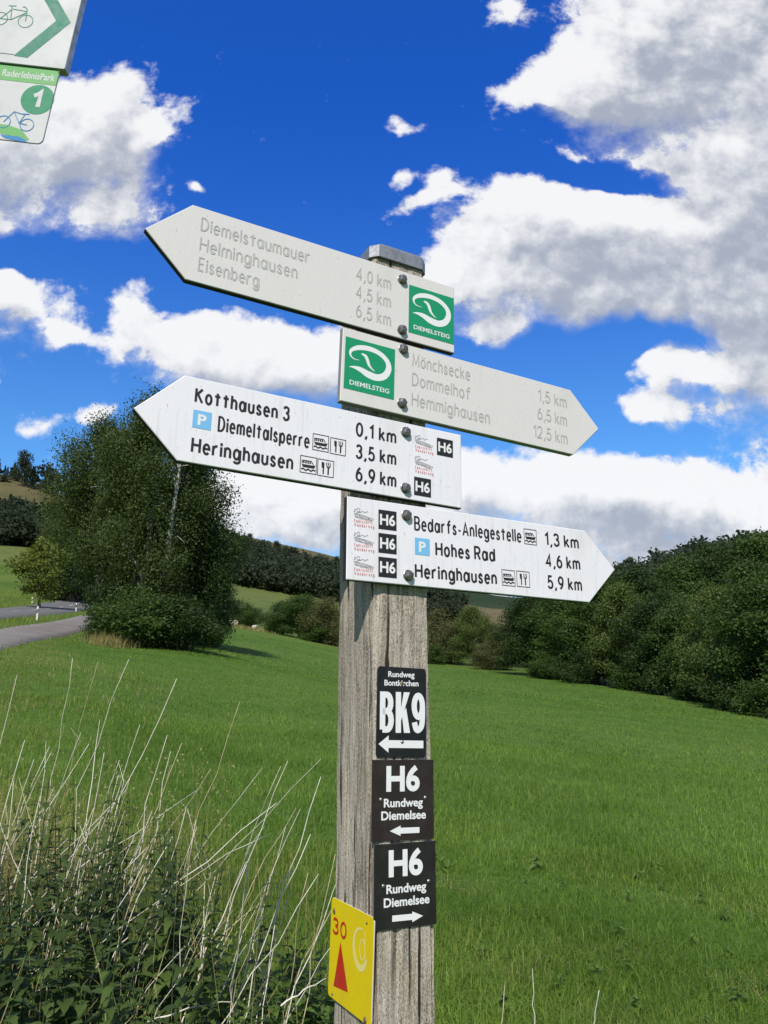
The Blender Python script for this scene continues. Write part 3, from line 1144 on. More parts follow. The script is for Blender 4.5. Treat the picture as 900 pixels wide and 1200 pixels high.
def board_outline(side, a0, c0, H, tilt):
    """square end at a0, top edge at c0, arrow tip towards side"""
    s = side
    pts = [(0, 0), (0, -H), (s * LB, -H), (s * (LB + TIP), -H / 2), (s * LB, 0)]
    if s < 0:
        pts = pts[::-1]
    pts = rot2(pts, tilt)
    return [(a0 + x, c0 + y) for x, y in pts]


def lines(o, rows, w0, mt, parent, tilt=0., font=G, d=-.0004, cap=.0255, groove=False):
    for row in rows:
        s, a, c, wd = row[:4]
        cp_ = row[4] if len(row) > 4 else cap
        mb = MB(o)
        w = w0 * (.86 if len(s) > 14 and not groove else 1)
        text(mb, s, a, c, wd, cp_, w, d, tilt, font)
        if groove:
            text(mb, s, a + w * .02, c - w * .1, wd, cp_, w * .42, d - .0002, tilt, font, m=1, gap=.10 + .58 * w / cp_)
            mb2 = mb
        mb.build('lettering', mt if isinstance(mt, list) else [mt], parent)


def arrow_sign(label, side, a0, c0, H, tilt, face, edge, bolts):
    ol = board_outline(side, a0, c0, H, tilt)
    o = (sum(p[0] for p in ol) / 5, TH / 2, sum(p[1] for p in ol) / 5)
    t = rig_thing('arrow_sign', o, label, 'direction sign', 'arrow shaped direction boards on the post')
    mb = MB(o)
    mb.prism(ol, 0.0, TH, 0, 1, bevel=.0012)
    mb.build('board', [face, edge], t)
    for a, c in bolts:
        bolt(o, a, c, t)
    return t, o


def trail_logo(o, parent, a0, c0, S, tilt, d=-.0005):
    """green square panel with the white swept D and the trail's name"""
    mb = MB(o)
    flat(mb, rot2(rect(a0, c0 - S, a0 + S, c0), tilt, a0, c0), d)
    p = mb.build('logo_panel', M_GREEN, parent)

    def q(x, y):
        return rot2([(a0 + x * S, c0 - y * S)], tilt, a0, c0)[0]
    e = MB(o)
    sw = [(.29, .40, .004), (.17, .395, .016), (.105, .335, .03), (.125, .24, .055), (.27, .155, .082), (.485, .125, .085), (.70, .17, .082),
          (.845, .285, .085), (.875, .43, .10), (.80, .575, .11), (.657, .648, .115), (.485, .635, .12), (.313, .575, .085), (.18, .56, .04), (.085, .575, .004)]
    pts = spl([(x, y) for x, y, _ in sw], 6)
    ws = [v[0] for v in spl([(w, 0) for _, _, w in sw], 6)]
    ribbon(e, [q(*pp) for pp in pts], [max(.003, w * 1.12) * S for w in ws], d - .0002)
    st = [(.325, .265, .03), (.40, .285, .055), (.445, .36, .062), (.475, .44, .05), (.53, .50, .03), (.60, .54, .008)]
    pts = spl([(x, y) for x, y, _ in st], 5)
    ws = [v[0] for v in spl([(w, 0) for _, _, w in st], 5)]
    ribbon(e, [q(*pp) for pp in pts], [max(.003, w) * S for w in ws], d - .00024)
    e.build('emblem', M_PAINT, p)
    l = MB(o)
    b = q(.11, .905)
    heavy(l, 'DIEMELSTEIG', b[0], b[1], .79 * S, .088 * S, .012, d - .0002, tilt)
    l.build('lettering', M_PAINT, p)


def number_tag(o, parent, a0, c0, a1, c1, tilt, s='H6', d=-.0005):
    mb = MB(o)
    flat(mb, rot2(rect(a0, c1, a1, c0), tilt, a0, c0), d)
    p = mb.build('number_tag', M_INK_TAG, parent)
    l = MB(o)
    W, H = a1 - a0, c0 - c1
    b = rot2([(a0 + W * .08, c1 + H * .22)], tilt, a0, c0)[0]
    heavy(l, s, b[0], b[1], W * .84, H * .56, .028, d - .0003, tilt)
    l.build('lettering', M_PAINT, p)


def parking(o, parent, a0, c0, S, tilt, d=-.0005):
    mb = MB(o)
    flat(mb, rot2(rect(a0, c0 - S, a0 + S, c0), tilt, a0, c0), d)
    p = mb.build('parking_symbol', M_BLUE, parent)
    l = MB(o)
    b = rot2([(a0 + S * .27, c0 - S * .82)], tilt, a0, c0)[0]
    heavy(l, 'P', b[0], b[1], S * .46, S * .62, .03, d - .0002, tilt)
    l.build('letter', M_PAINT, p)


def picto(o, parent, kind, a0, c0, S, tilt, d=-.0005):
    name = 'ferry_symbol' if kind == 'ship' else 'restaurant_symbol'
    mb = MB(o)

    def q(x, y):
        return rot2([(a0 + x * S, c0 - y * S)], tilt, a0, c0)[0]

    def rib(pts, w, k=0):
        ribbon(mb, [q(*p) for p in pts], w * S, d - .00004 * k)
    rib([(.02, .02), (.98, .02), (.98, .98), (.02, .98), (.02, .02)], .04)
    if kind == 'ship':
        flat(mb, [q(*p) for p in [(.10, .50), (.18, .66), (.84, .66), (.93, .47), (.70, .50)]], d)
        rib([(.12, .46), (.12, .28), (.66, .26), (.80, .44)], .045, 1)
        for k in range(4):
            flat(mb, [q(*p) for p in rect(.17 + k * .13, .42, .26 + k * .13, .32)[::-1]], d)
        rib(spl([(.08, .80), (.2, .75), (.35, .83), (.5, .75), (.65, .83), (.8, .75), (.92, .80)]), .07, 2)
    else:
        rib([(.36, .18), (.36, .5)], .10, 1); rib([(.36, .5), (.36, .86)], .08, 2)
        flat(mb, [q(*p) for p in [(.24, .18), (.31, .16), (.31, .52), (.26, .48)][::-1]], d)
        rib([(.66, .42), (.66, .86)], .09, 1)
        for x in (.55, .66, .77):
            rib([(x, .15), (x, .34)], .05, 2)
        rib([(.55, .34), (.60, .43), (.72, .43), (.77, .34)], .06, 3)
    mb.build(name, M_INK, parent)


def boat_drawing(o, parent, a0, c0, W, tilt, seed, d=-.0005):
    """small faded drawing of a boat above two lines of red lettering"""
    H = W * .80
    rng = random.Random(seed)
    mb = MB(o)

    def q(x, y):
        return rot2([(a0 + x * W, c0 - y * H)], tilt, a0, c0)[0]

    def rib(pts, w, k=0):
        ribbon(mb, [q(*p) for p in pts], w * W, d - .00004 * k)
    rib(spl([(.02, .22), (.06, .10), (.12, .05), (.10, .16), (.04, .24)]), .018)
    rib(arc(.24, .10, .075, .09, 0, 360, 12), .022, 1)
    rib(spl([(.12, .28), (.3, .22), (.48, .14), (.52, .22), (.66, .12), (.70, .16)]), .02, 2)
    rib([(.03, .30), (.5, .36), (.98, .50), (.93, .58), (.10, .50), (.03, .30)], .016, 3)
    for k in range(4):
        y = .34 + k * .05
        rib(spl([(.08 + .1 * j, y + .02 * j + rng.uniform(-.025, .025)) for j in range(9)], 3), .013, k % 4)
    for k in range(5):
        x = .15 + k * .15
        rib([(x, .29 + k * .03), (x + .03, .40 + k * .025)], .014, k % 4)
    p = mb.build('boat_drawing', M_SKETCH, parent)
    l = MB(o)
    for s, y, w_ in (('Fährschiff', .80, .88), ('Wanderweg', 1.02, .96)):
        b = q(.05, y)
        text(l, s, b[0], b[1], w_ * W, .14 * W, .021 * W, d - .0002, tilt, G, .5)
    l.build('lettering', M_RED, p)


def build_boards():
    # 1: grey board, tip left
    t, o = arrow_sign('topmost grey arrow board, pointing left, with faded lettering Diemelstaumauer', -1, .1288, .5735 + .0008, .14, -.0059,
                      M_BOARD_GREY, M_EDGE, [(.0135, .556), (.0142, .452)])
    g = [M_GROOVE, M_GROOVE_IN]
    lines(o, [('Diemelstaumauer', -.3655, .5335, .1945), ('Helminghausen', -.3645, .4962, .1722), ('Eisenberg', -.364, .4588, .1045),
              ('4,0 km', -.0806, .5285, .0715), ('4,5 km', -.0803, .4912, .0715), ('6,5 km', -.0796, .4540, .0715)], .0028, g, t, -.0059, cap=.0258, groove=True)
    trail_logo(o, t, .0287, .5505, .0985, -.0059)
    # 2: grey board, tip right
    t, o = arrow_sign('grey arrow board pointing right with faded lettering Mönchsecke and a green logo', 1, -.1027, .4273, .14, -.0112,
                      M_BOARD_GREY, M_EDGE_G, [(.0173, .4139), (.0158, .3078)])
    lines(o, [('Mönchsecke', .0363, .3865, .1262), ('Dommelhof', .036, .3475, .1265), ('Hemmighausen', .0355, .3082, .1700),
              ('1,5 km', .3222, .3795, .0725), ('6,5 km', .3190, .3402, .0740), ('12,5 km', .3070, .3010, .0855)], .0028, g, t, -.0112, cap=.0258, groove=True)
    trail_logo(o, t, -.0975, .4105, .0985, -.0112)
    # 3: white board, tip left
    t, o = arrow_sign('white arrow board pointing left with black lettering, Kotthausen 3 on its first line', -1, .1409, .2721, .1405, -.0003,
                      M_BOARD_WHITE, M_EDGE, [(.024, .2542), (.0247, .1508)])
    lines(o, [('Kotthausen 3', -.3508, .2300, .1575), ('Diemeltalsperre', -.3112, .1900, .1548), ('Heringhausen', -.3500, .1478, .1670),
              ('0,1 km', -.0732, .2283, .0790), ('3,5 km', -.0722, .1882, .0785), ('6,9 km', -.0712, .1482, .0782)], .0039, M_INK, t, 0., cap=.0264)
    parking(o, t, -.351, .2185, .0292, 0)
    picto(o, t, 'ship', -.1513, .2185, .0292, 0); picto(o, t, 'fork', -.1195, .2175, .0290, 0)
    picto(o, t, 'ship', -.1717, .1765, .0296, 0); picto(o, t, 'fork', -.1409, .1762, .0296, 0)
    boat_drawing(o, t, .0420, .2540, .0385, 0, 1); number_tag(o, t, .0886, .2570, .1226, .2240, 0)
    boat_drawing(o, t, .0418, .2150, .0390, 0, 2); number_tag(o, t, .0420, .1752, .0763, .1416, 0)
    # 4: white board, tip right
    tl = .0173
    t, o = arrow_sign('lowest white arrow board, pointing right, lettered Bedarfs-Anlegestelle, with three H6 tags', 1, -.085, .1197, .1405, tl,
                      M_BOARD_WHITE, M_EDGE, [(.027, .1023), (.0317, -.0022)])
    lines(o, [('Bedarfs-Anlegestelle', .0428, .0778, .2285), ('Hohes Rad', .0853, .0378, .1260), ('Heringhausen', .0448, -.0050, .1690),
              ('1,3 km', .3250, .0865, .0825), ('4,6 km', .3255, .0452, .0830), ('5,9 km', .3277, .0045, .0825)], .0039, M_INK, t, tl + .012, cap=.0260)
    parking(o, t, .0440, .0655, .0295, tl)
    picto(o, t, 'ship', .2763, .1130, .0295, tl); picto(o, t, 'ship', .2240, .0300, .0295, tl); picto(o, t, 'fork', .2568, .0312, .0295, tl)
    for k in range(3):
        boat_drawing(o, t, -.0738 + .0012 * k, .1015 - .0408 * k, .0385, tl, 3 + k)
        number_tag(o, t, -.0268 + .0008 * k, .1052 - .0407 * k, .0078 + .0008 * k, .0715 - .0407 * k, tl)


build_boards()


def fat_arrow(mb, a_tip, a_tail, c, shaft, head, hl, d):
    s = 1 if a_tip > a_tail else -1
    n = a_tip - s * hl
    pts = [(a_tail, c - shaft / 2), (n, c - shaft / 2), (n, c - head / 2), (a_tip, c), (n, c + head / 2), (n, c + shaft / 2), (a_tail, c + shaft / 2)]
    if s < 0:
        pts = pts[::-1]
    mb.face([(a, d, cc) for a, cc in pts[:2] + [pts[5], pts[6]]] if False else [(a, d, cc) for a, cc in pts])


def build_plates():
    d1 = POST_B0 - .0006
    # black BK9 plate
    o = (.029, d1, -.2245)
    t = rig_thing('trail_plate', o, 'black round-cornered plate reading BK9 with a white arrow, below the white boards', 'trail sign', 'small trail plates screwed to the post')
    d0 = d1 - .0022
    mb = MB(o); mb.prism(rrect(-.0165, -.2957, .0742, -.1540, .006), d0, d1, 0, 0, bevel=.0004); mb.build('plate', M_BLACK, t)
    dd = d0 - .0003
    for s, x, y, w, cap in (('Rundweg', .0028, -.1705, .0490, .0092), ('Bontkirchen', -.0040, -.1845, .0635, .0092)):
        l = MB(o)
        heavy(l, s, x, y, w, cap, .024, dd, .02)
        l.build('lettering', M_PAINT, t)
    lines(o, [('BK9', -.0112, -.2580, .0835, .0640)], .0098, M_PAINT, t, .008, BOLD, dd)
    ar = MB(o)
    fat_arrow(ar, -.0130, .0690, -.2752, .0118, .0262, .0180, dd)
    ar.build('arrow', M_PAINT, t)
    screw(o, .0281, -.1800, t, d0, .0036, M_RUST); screw(o, .0296, -.2716, t, d0, .0030)
    # the two brown H6 plates
    for (a0, a1, c0, c1, tl, left, lab) in ((-.0230, .0888, -.4190, -.2990, .012, True, 'upper brown plate reading H6 Rundweg Diemelsee with its arrow pointing left'),
                                           (-.0165, .0928, -.5425, -.4225, .026, False, 'lower dark plate reading H6 Rundweg Diemelsee with its arrow pointing right')):
        cx, cy = (a0 + a1) / 2, (c0 + c1) / 2
        o = (cx, d1, cy)
        t = rig_thing('trail_plate', o, lab, 'trail sign', 'small trail plates screwed to the post')
        mb = MB(o)
        mb.prism(rot2(rect(a0, c0, a1, c1), tl * .6, cx, cy), d0, d1, 0, 1, bevel=.0003)
        mb.build('plate', [M_BROWN if left else mottled('plate_dark', (.017, .0155, .015), (.025, .023, .022), 26, .42), M_ALU], t)

        def W(x, y):
            return rot2([(a0 + x, c1 + y)], tl * .6, cx, cy)[0]
        for s, x, y, w, cap, st in (('H6', .0252, -.0478, .0605, .0385, .0082), ('Rundweg', .0212, -.0708, .0700, .0128, .0027), ('Diemelsee', .0168, -.0895, .0800, .0130, .0027)):
            l = MB(o)
            b = W(x, y)
            heavy(l, s, b[0], b[1], w, cap, .036 if s == 'H6' else .026, d0 - .0003, tl * .6)
            l.build('lettering', M_PAINT, t)
        ar = MB(o)
        b = W(.032, -.1055)
        if left:
            fat_arrow(ar, b[0], b[0] + .0530, b[1], .0085, .0150, .019, d0 - .0003)
        else:
            fat_arrow(ar, b[0] + .0530, b[0] - .0008, b[1], .0085, .0150, .019, d0 - .0003)
        ar.build('arrow', M_PAINT, t)
        for x, y in ((.0160, -.0590), (.0960, -.0580)):
            b = W(x, y)
            screw(o, b[0], b[1], t, d0, .0031)
    # yellow plate on the post's left side: built in its own frame (a along the face, d towards the viewer's left)
    face = post_axis(-.6) - .054 - .0008
    o = (face, .090, -.598)
    LM = RIG @ Matrix.Translation(o) @ Matrix.Rotation(R(-90), 4, 'Z')
    t = empty('trail_plate', LM, 'yellow plate with a red 30 and red triangle on the side of the post', 'trail sign', 'small trail plates screwed to the post')

    def L(b, c):
        return (.090 - b, c + .598)            # depth b along the post -> plate's own right-hand axis
    z = (0, 0, 0)
    mb = MB(z)
    p0, p1 = L(.1675, -.6685), L(.0125, -.5225)
    mb.prism(rot2(rrect(p0[0], p0[1], p1[0], p1[1], .008), -.03), -.0022, 0, 0, 1, bevel=.0004)
    mb.build('plate', [M_YELLOW, M_SIGNWHITE], t)
    l = MB(z)
    b = L(.1572, -.5735)
    text(l, '30', b[0], b[1], .0530, .0250, .0042, -.0026, -.02, BOLD, .14)
    l.build('lettering', M_SIGNRED, t)
    tr = MB(z)
    tr.face([(q[0], -.0026, q[1]) for q in (L(.1475, -.6480), L(.0940, -.6440), L(.1255, -.5800))])
    tr.build('triangle', M_SIGNRED, t)
    sw = MB(z)
    c = L(.0530, -.5745)
    ribbon(sw, [(c[0] + .024 * math.cos(R(a)) * (1 + .1 * math.sin(R(a))), c[1] + .027 * math.sin(R(a))) for a in range(75, 345, 9)],
           [.002 + .0075 * min(1, k / 14) * min(1, (30 - k) / 6 + .2) for k in range(30)], -.0025)
    ribbon(sw, [(c[0] + .006 + .009 * math.cos(R(a)), c[1] - .001 + .014 * math.sin(R(a))) for a in range(0, 361, 15)], .0024, -.00253)
    ribbon(sw, [(c[0] + .016, c[1] - .013), (c[0] + .014, c[1] + .026)], .0024, -.00256)
    sw.build('faded_emblem', M_FADE, t)
    for bb, cc, m in ((.1530, -.5405, M_RUST), (.0330, -.5360, M_DARKLINE), (.1510, -.6610, M_DARKLINE), (.0330, -.6655, M_RUST)):
        s = L(bb, cc)
        screw(z, s[0], s[1], t, -.0022, .0046 if m is M_RUST else .0016, m)


build_plates()


# ------------------------------------------------------------------ cycle signs, top left, on their own tilted pole
def build_cycle_sign():
    Y0 = 1.5
    SZ = Y0 / 1.9
    roll = R(7.2)
    P0 = Vector(at(75.8, 81, Y0))
    B = Matrix.Translation(P0) @ Matrix.Rotation(roll, 4, 'Y') @ Matrix.Scale(SZ, 4)
    Bi = B.inverted()

    def lc(x, y):
        d = ray(x, y)
        p = d * (Y0 / d[1])
        q = Bi @ Vector((p[0], p[1], p[2] + EYE))
        return (q.x, q.z)
    S = .300
    o = (-S / 2, .015, S / 2)
    t = empty('cycle_sign', B @ Matrix.Translation(o), 'square white cycle route sign with a green chevron and bicycle, cut by the photo corner', 'cycle sign')
    mb = MB(o)
    mb.prism(rrect(-S, 0, 0, S, .004, 2), 0, .028, 0, 1, bevel=.0012)
    mb.build('panel', [M_SIGNWHITE, M_ALU], t)
    d = -.0006
    ch = MB(o)
    a = [lc(*p) for p in ((83, 26.5), (66, 24.5), (32, 67.8), (16, 65.2))]
    tip_o, tip_i, bot_o, bot_i = a
    up = lambda p: (p[0], 2 * tip_o[1] - p[1])
    ch.face([(p[0], d, p[1]) for p in (bot_i, bot_o, tip_o, tip_i)])
    ch.face([(p[0], d, p[1]) for p in (tip_i, tip_o, up(bot_o), up(bot_i))])
    ch.build('chevron', M_SIGNGREEN, t)
    bi = MB(o)
    h = lc(30, 25)

    def q(x, y):
        return (h[0] + x, h[1] + y)
    rr = .0205
    wheel2 = -.072
    for cx in (0, wheel2):
        ribbon(bi, [q(cx + rr * math.cos(R(k)), rr * math.sin(R(k))) for k in range(0, 361, 15)], .0022, d)
    for pts in (((0, 0), (-.004, .040), (-.012, .046), (-.018, .045)), ((-.004, .032), (-.044, .035)), ((-.042, .0), (-.003, .028)),
                ((-.042, 0), (-.048, .044)), ((-.058, .044), (-.036, .046)), ((-.046, .034), (wheel2, 0), (-.042, 0))):
        ribbon(bi, [q(*p) for p in pts], .0024, d - .00004 * len(pts))
    bi.build('bicycle_symbol', M_SIGNGREEN, t)
    ln = MB(o)
    ribbon(ln, [(-S + .012, .028), (bot_i[0], .028)], .0016, d)
    ln.build('border_line', M_DARKLINE, t)

    # the lower plate
    A = lc(56.5, 160); Bt = lc(45, 166.9)
    a1 = lc(68.5, 86)[0]
    c0 = Bt[1] - .001
    a0 = a1 - .265
    o2 = ((a0 + a1) / 2, .006, c0 / 2)
    t2 = empty('cycle_plate', B @ Matrix.Translation(o2), 'smaller white route plate with a green number 1, hanging below the green chevron sign', 'route plate')
    mb = MB(o2)
    mb.prism(rrect(a0, c0, a1, -.001, .016, 6), .006, .0082, 0, 1, bevel=.0004)
    mb.build('plate', [M_SIGNWHITE, M_ALU], t2)
    d = .0054
    bd = MB(o2)
    ribbon(bd, rrect(a0 + .0012, c0 + .0012, a1 - .0012, -.002, .015, 6) + [rrect(a0 + .0012, c0 + .0012, a1 - .0012, -.002, .015, 6)[0]], .0012, d)
    bd.build('border', M_DARKLINE, t2)
    bn = MB(o2)
    bn.face([(p[0], d, p[1]) for p in rect(a0 + .002, lc(66, 98.8)[1], a1 - .0022, -.001)])
    b_ = bn.build('banner', M_LIME, t2)
    l = MB(o2)
    s0, s1 = lc(1, 87.5), lc(62.5, 95.5)
    heavy(l, 'RaderlebnisPark', s0[0], s0[1] + .001, s1[0] - s0[0], .0215, .022, d - .0003)
    l.build('lettering', M_SIGNWHITE, b_)
    c = lc(43, 115)
    dc = MB(o2)
    r = .046
    dc.face([(c[0] + r * math.cos(R(k)), d, c[1] + r * math.sin(R(k))) for k in range(0, 360, 10)])
    disc = dc.build('number_disc', mottled('disc_green', (.006, .24, .11), (.01, .26, .12), 40, .5), t2)
    n1 = MB(o2)
    text(n1, '1', c[0] - .018, c[1] - .029, .029, .058, .0125, d - .0003, 0, BOLD, .1, slant=.0)
    n1.build('lettering', M_SIGNWHITE, disc)
    k = lc(20, 150)
    hl = MB(o2)
    x = lambda u, v: (k[0] + u, d, k[1] + v)
    hl.face([x(-.16, -.006), x(-.05, -.016), x(.034, -.030), x(.036, -.026), x(.01, .0), x(-.03, .010), x(-.16, .012)][::1])
    hl.build('green_hill', M_LIME, t2)
    wv = MB(o2)
    top = spl([(-.045, -.020), (-.02, -.022), (.01, -.022), (.036, -.036)], 5)
    bot = spl([(.036, -.036), (.0, -.034), (-.03, -.030), (-.045, -.020)], 5)
    wv.face([(k[0] + p[0], d - .0002, k[1] + p[1]) for p in (top + bot[1:-1])][::-1])
    wv.build('blue_wave', M_CYAN, t2)
    b2 = MB(o2)
    w1 = lc(30.5, 144.8); w2 = lc(3, 141)
    for cc in (w1, w2):
        ribbon(b2, [(cc[0] + .0185 * math.cos(R(j)), cc[1] + .0185 * math.sin(R(j))) for j in range(0, 361, 15)], .0022, d - .0004)
    mid = ((w1[0] + w2[0]) / 2 + .01, w1[1] + .003)
    sd, hb = (w1[0] - .012, w1[1] + .030), (w2[0] + .022, w1[1] + .036)
    for pts in ((w1, mid, sd), (mid, hb, w2), (hb, sd)):
        ribbon(b2, list(pts), .0020, d - .00045)
    ribbon(b2, [(sd[0] - .008, sd[1] + .002), (sd[0] + .012, sd[1] + .003)], .0026, d - .0005)
    b2.build('bicycle_symbol', M_CYAN, t2)

    # pole behind both, out of frame to the left lower down
    base_local = Bi @ Vector((0, 0, 0))
    L = P0.z / math.cos(roll) / SZ
    pa = -S / 2 - .075
    mb = MB((pa, .062, -L))
    mb.tube([(pa, .062, -L - .2), (pa, .062, -1.0), (pa, .062, S + .05)], .030, 16)
    tp = empty('cycle_sign_pole', B @ Matrix.Translation((pa, .062, -L)), 'leaning grey metal pole holding the cycle signs at the photo corner', 'sign pole')
    mb.build('pole', M_ALU, tp, True)
    for c_ in (.06, .24, c0 * .5):
        k_ = MB((pa, .062, -L))
        k_.prism(rect(pa - .040, c_ - .012, pa + .040, c_ + .012), .0285, .034, 0, 0)
        ring = [(pa + .0325 * math.cos(R(j)), .062 + .0325 * math.sin(R(j))) for j in range(0, 360, 20)]
        i = len(k_.V)
        for zc in (c_ - .012, c_ + .012):
            k_.V += [(x_, y_, zc) for x_, y_ in ring]
        nn = len(ring)
        for j in range(nn):
            j2 = (j + 1) % nn
            k_.Fc.append([i + j, i + j2, i + nn + j2, i + nn + j]); k_.mi.append(0)
        k_.build('clamp', M_ALU, tp)


build_cycle_sign()

# ------------------------------------------------------------------ road reflector posts
def build_reflector_posts():
    mb = MB()
    def ring(w, dpt, c, off=0.):
        return [(-w, -dpt, c - off), (w, -dpt, c - off), (w * .8, dpt, c + off), (-w * .8, dpt, c + off)]
    lv = [ring(.06, .05, -.1), ring(.06, .05, .62), ring(.06, .05, .88), ring(.056, .046, 1.0, .03)]
    def shell(levels, g, m):
        b = MB()
        for l in levels:
            b.V += [(x * g, y * g, z) for x, y, z in l]
        for i in range(len(levels) - 1):
            for k in range(4):
                k2 = (k + 1) % 4
                b.Fc.append([i * 4 + k, i * 4 + k2, i * 4 + 4 + k2, i * 4 + 4 + k]); b.mi.append(0)
        b.Fc.append([len(levels) * 4 - 4 + k for k in range(4)]); b.mi.append(0)
        return b
    white = mottled('post_white', (.80, .80, .78), (.66, .66, .63), 5, .5)
    t = empty('reflector_post', Matrix.Identity(4), 'white roadside reflector post with a black band, on the verge and nearest to the camera', 'reflector post', 'reflector posts along the road')
    shell(lv, 1, 0).build('body', white, t)
    band = MB()
    g = 1.04
    b0 = [(-.06 * g, -.05 * g, .50), (.06 * g, -.05 * g, .60), (.048 * g, .05 * g, .60), (-.048 * g, .05 * g, .50)]
    b1 = [(x, y, z + .26) for x, y, z in b0]
    band.V = b0 + b1
    for k in range(4):
        k2 = (k + 1) % 4
        band.Fc.append([k, k2, 4 + k2, 4 + k]); band.mi.append(0)
    bo = band.build('band', mat('band_black', (.015, .015, .017), .5), t)
    rf = MB(); rf.prism(rrect(-.018, .62, .018, .72, .008, 3), -.0545, -.0522, 0, 0)
    rf.build('reflector', mat('reflector_grey', (.55, .56, .58), .25), bo)
    for k, (x, Y, lab) in enumerate(((43.5, 59, None), (88.5, 92, 'white reflector post with a black band, farther along the verge beside the dark tree group'),
                                     (36, 104, 'small white reflector post half hidden in grass across the road'))):
        o = t if k == 0 else copy_tree(t)
        if lab:
            o['label'] = lab
        X_ = gno(x, 722)[0] * Y
        o.location = (X_, Y, float(ground(X_, Y)) - (.25 if k == 2 else 0.02))
        o.rotation_euler = (0, 0, R(18))


build_reflector_posts()

# ------------------------------------------------------------------ trees
def leaf_quads(C, size, rng, up=.35, aspect=.62, droop=0., N=None):
    """one bent rhombus per centre"""
    n = len(C)
    a = rng.normal(size=(n, 3)); a[:, 2] -= droop
    a /= np.linalg.norm(a, axis=1)[:, None]
    nn = rng.normal(size=(n, 3)) * (1 if N is None else .62); nn[:, 2] += up
    if N is not None:
        nn += N
    b = np.cross(nn, a); b /= np.linalg.norm(b, axis=1)[:, None] + 1e-9
    s = size * rng.uniform(.6, 1.35, n)[:, None]
    V = np.stack([C - a * s * .5, C + b * s * aspect * .5 - a * s * .05, C + a * s * .5, C - b * s * aspect * .5 - a * s * .05], 1).reshape(-1, 3)
    Q = np.arange(4 * n).reshape(n, 4)
    return V, Q


def make_tree(name, seed, H, Rw, clear, nclump, per, leaf, m_leaf, m_bark, weep=0., lobes=7, trunks=1, spread=.8, skew=(0, 0)):
    """tapered trunk with limbs and a crown of leaf clumps; clear = bare height"""
    rng = np.random.default_rng(seed)
    tubes = []
    crownC, crownN = [], []
    hc = H - clear
    # lobes: big masses of the crown at different heights
    lob = []
    for k in range(lobes):
        f = (k + .5) / lobes
        z = clear + hc * (.10 + .80 * f)
        prof = math.sin(math.pi * min(1, .16 + .80 * f)) ** .8
        ang = k * 2.4 + rng.uniform(-.5, .5)
        rad = Rw * prof * rng.uniform(.42, .78)
        lob.append((np.array([math.cos(ang) * rad + skew[0] * f, math.sin(ang) * rad + skew[1] * f, z]), Rw * prof * rng.uniform(.26, .50) + .12 * Rw, hc / lobes * rng.uniform(1.0, 1.9)))
    for tr in range(trunks):
        bx, by = (0, 0) if trunks == 1 else rng.uniform(-.25, .25, 2) * Rw
        lean = rng.uniform(-.06, .06, 2) * H
        n = 9
        zz = np.linspace(-.3, H * (.92 if tr == 0 else .8), n)
        f = np.clip(zz / H, 0, 1)
        wob = np.cumsum(rng.normal(0, .012 * H, (n, 2)), 0) * .5
        pts = np.stack([bx + (lean[0] + skew[0]) * f + wob[:, 0], by + (lean[1] + skew[1]) * f + wob[:, 1], zz], 1)
        r0 = max(.03, .017 * H / math.sqrt(trunks))
        tubes.append(tube_np(pts, r0 * (1.15 - f) * (1 + .35 * np.exp(-np.maximum(zz, 0) / .4)), 8))
        for (c, rr, hh) in lob:
            if trunks > 1 and rng.random() < .4:
                continue
            zi = max(.15 * H * .5, c[2] - rng.uniform(.10, .3) * H)
            st = np.array([np.interp(zi, zz, pts[:, 0]), np.interp(zi, zz, pts[:, 1]), zi])
            mid = st * .45 + c * .55 + np.array([0, 0, .03 * H])
            fi = zi / H
            tubes.append(tube_np(np.array([st, mid, c]), np.array([r0 * (1.1 - fi) * .55, r0 * .26, r0 * .10]), 6))
            for _ in range(3):
                e = c + rng.normal(size=3) * np.array([rr, rr, hh]) * .65
                tubes.append(tube_np(np.array([mid, (mid + e) / 2 + np.array([0, 0, .02 * H]), e]), np.array([r0 * .2, r0 * .12, r0 * .05]), 5))
    for k in range(nclump):
        c, rr, hh = lob[rng.integers(len(lob))]
        v = rng.normal(size=3); v /= np.linalg.norm(v)
        rad = rng.uniform(.35, 1.0) ** .6
        p = c + v * rad * np.array([rr, rr, hh])
        if p[2] < clear * .6:
            p[2] = clear * .6 + rng.uniform(0, .12) * hc
        s = spread * rng.uniform(.5, 1.25)
        m = int(per * rng.uniform(.5, 1.4))
        q = rng.normal(size=(m, 3)) * np.array([s, s, s * (.62 + weep)]) * .5
        if weep:
            q[:, 2] -= np.abs(rng.normal(size=m)) * s * weep * .9
        crownC.append(p + q)
        qn = q / (np.linalg.norm(q, axis=1)[:, None] + 1e-6)
        crownN.append(.55 * v + .75 * qn)
    C = np.concatenate(crownC)
    Nn = np.concatenate(crownN)
    ok = C[:, 2] > .05
    lv = leaf_quads(C[ok], leaf, rng, up=.25, droop=weep * .8, N=Nn[ok])
    C = C[ok]
    tv = join_np(tubes)
    mt = mesh_quads('trunk', tv[0], tv[1], m_bark, None, True)
    mc = mesh_quads('crown', lv[0], lv[1], m_leaf)
    t = empty(name, Matrix.Identity(4), 'tree', 'tree')
    link(bpy.data.objects.new('trunk', mt), t)
    link(bpy.data.objects.new('crown', mc), t)
    t['h'] = float(np.quantile(C[:, 2], .995))
    t['w'] = float(np.quantile(C[:, 0], .99) - np.quantile(C[:, 0], .01))
    return t


USED = {}


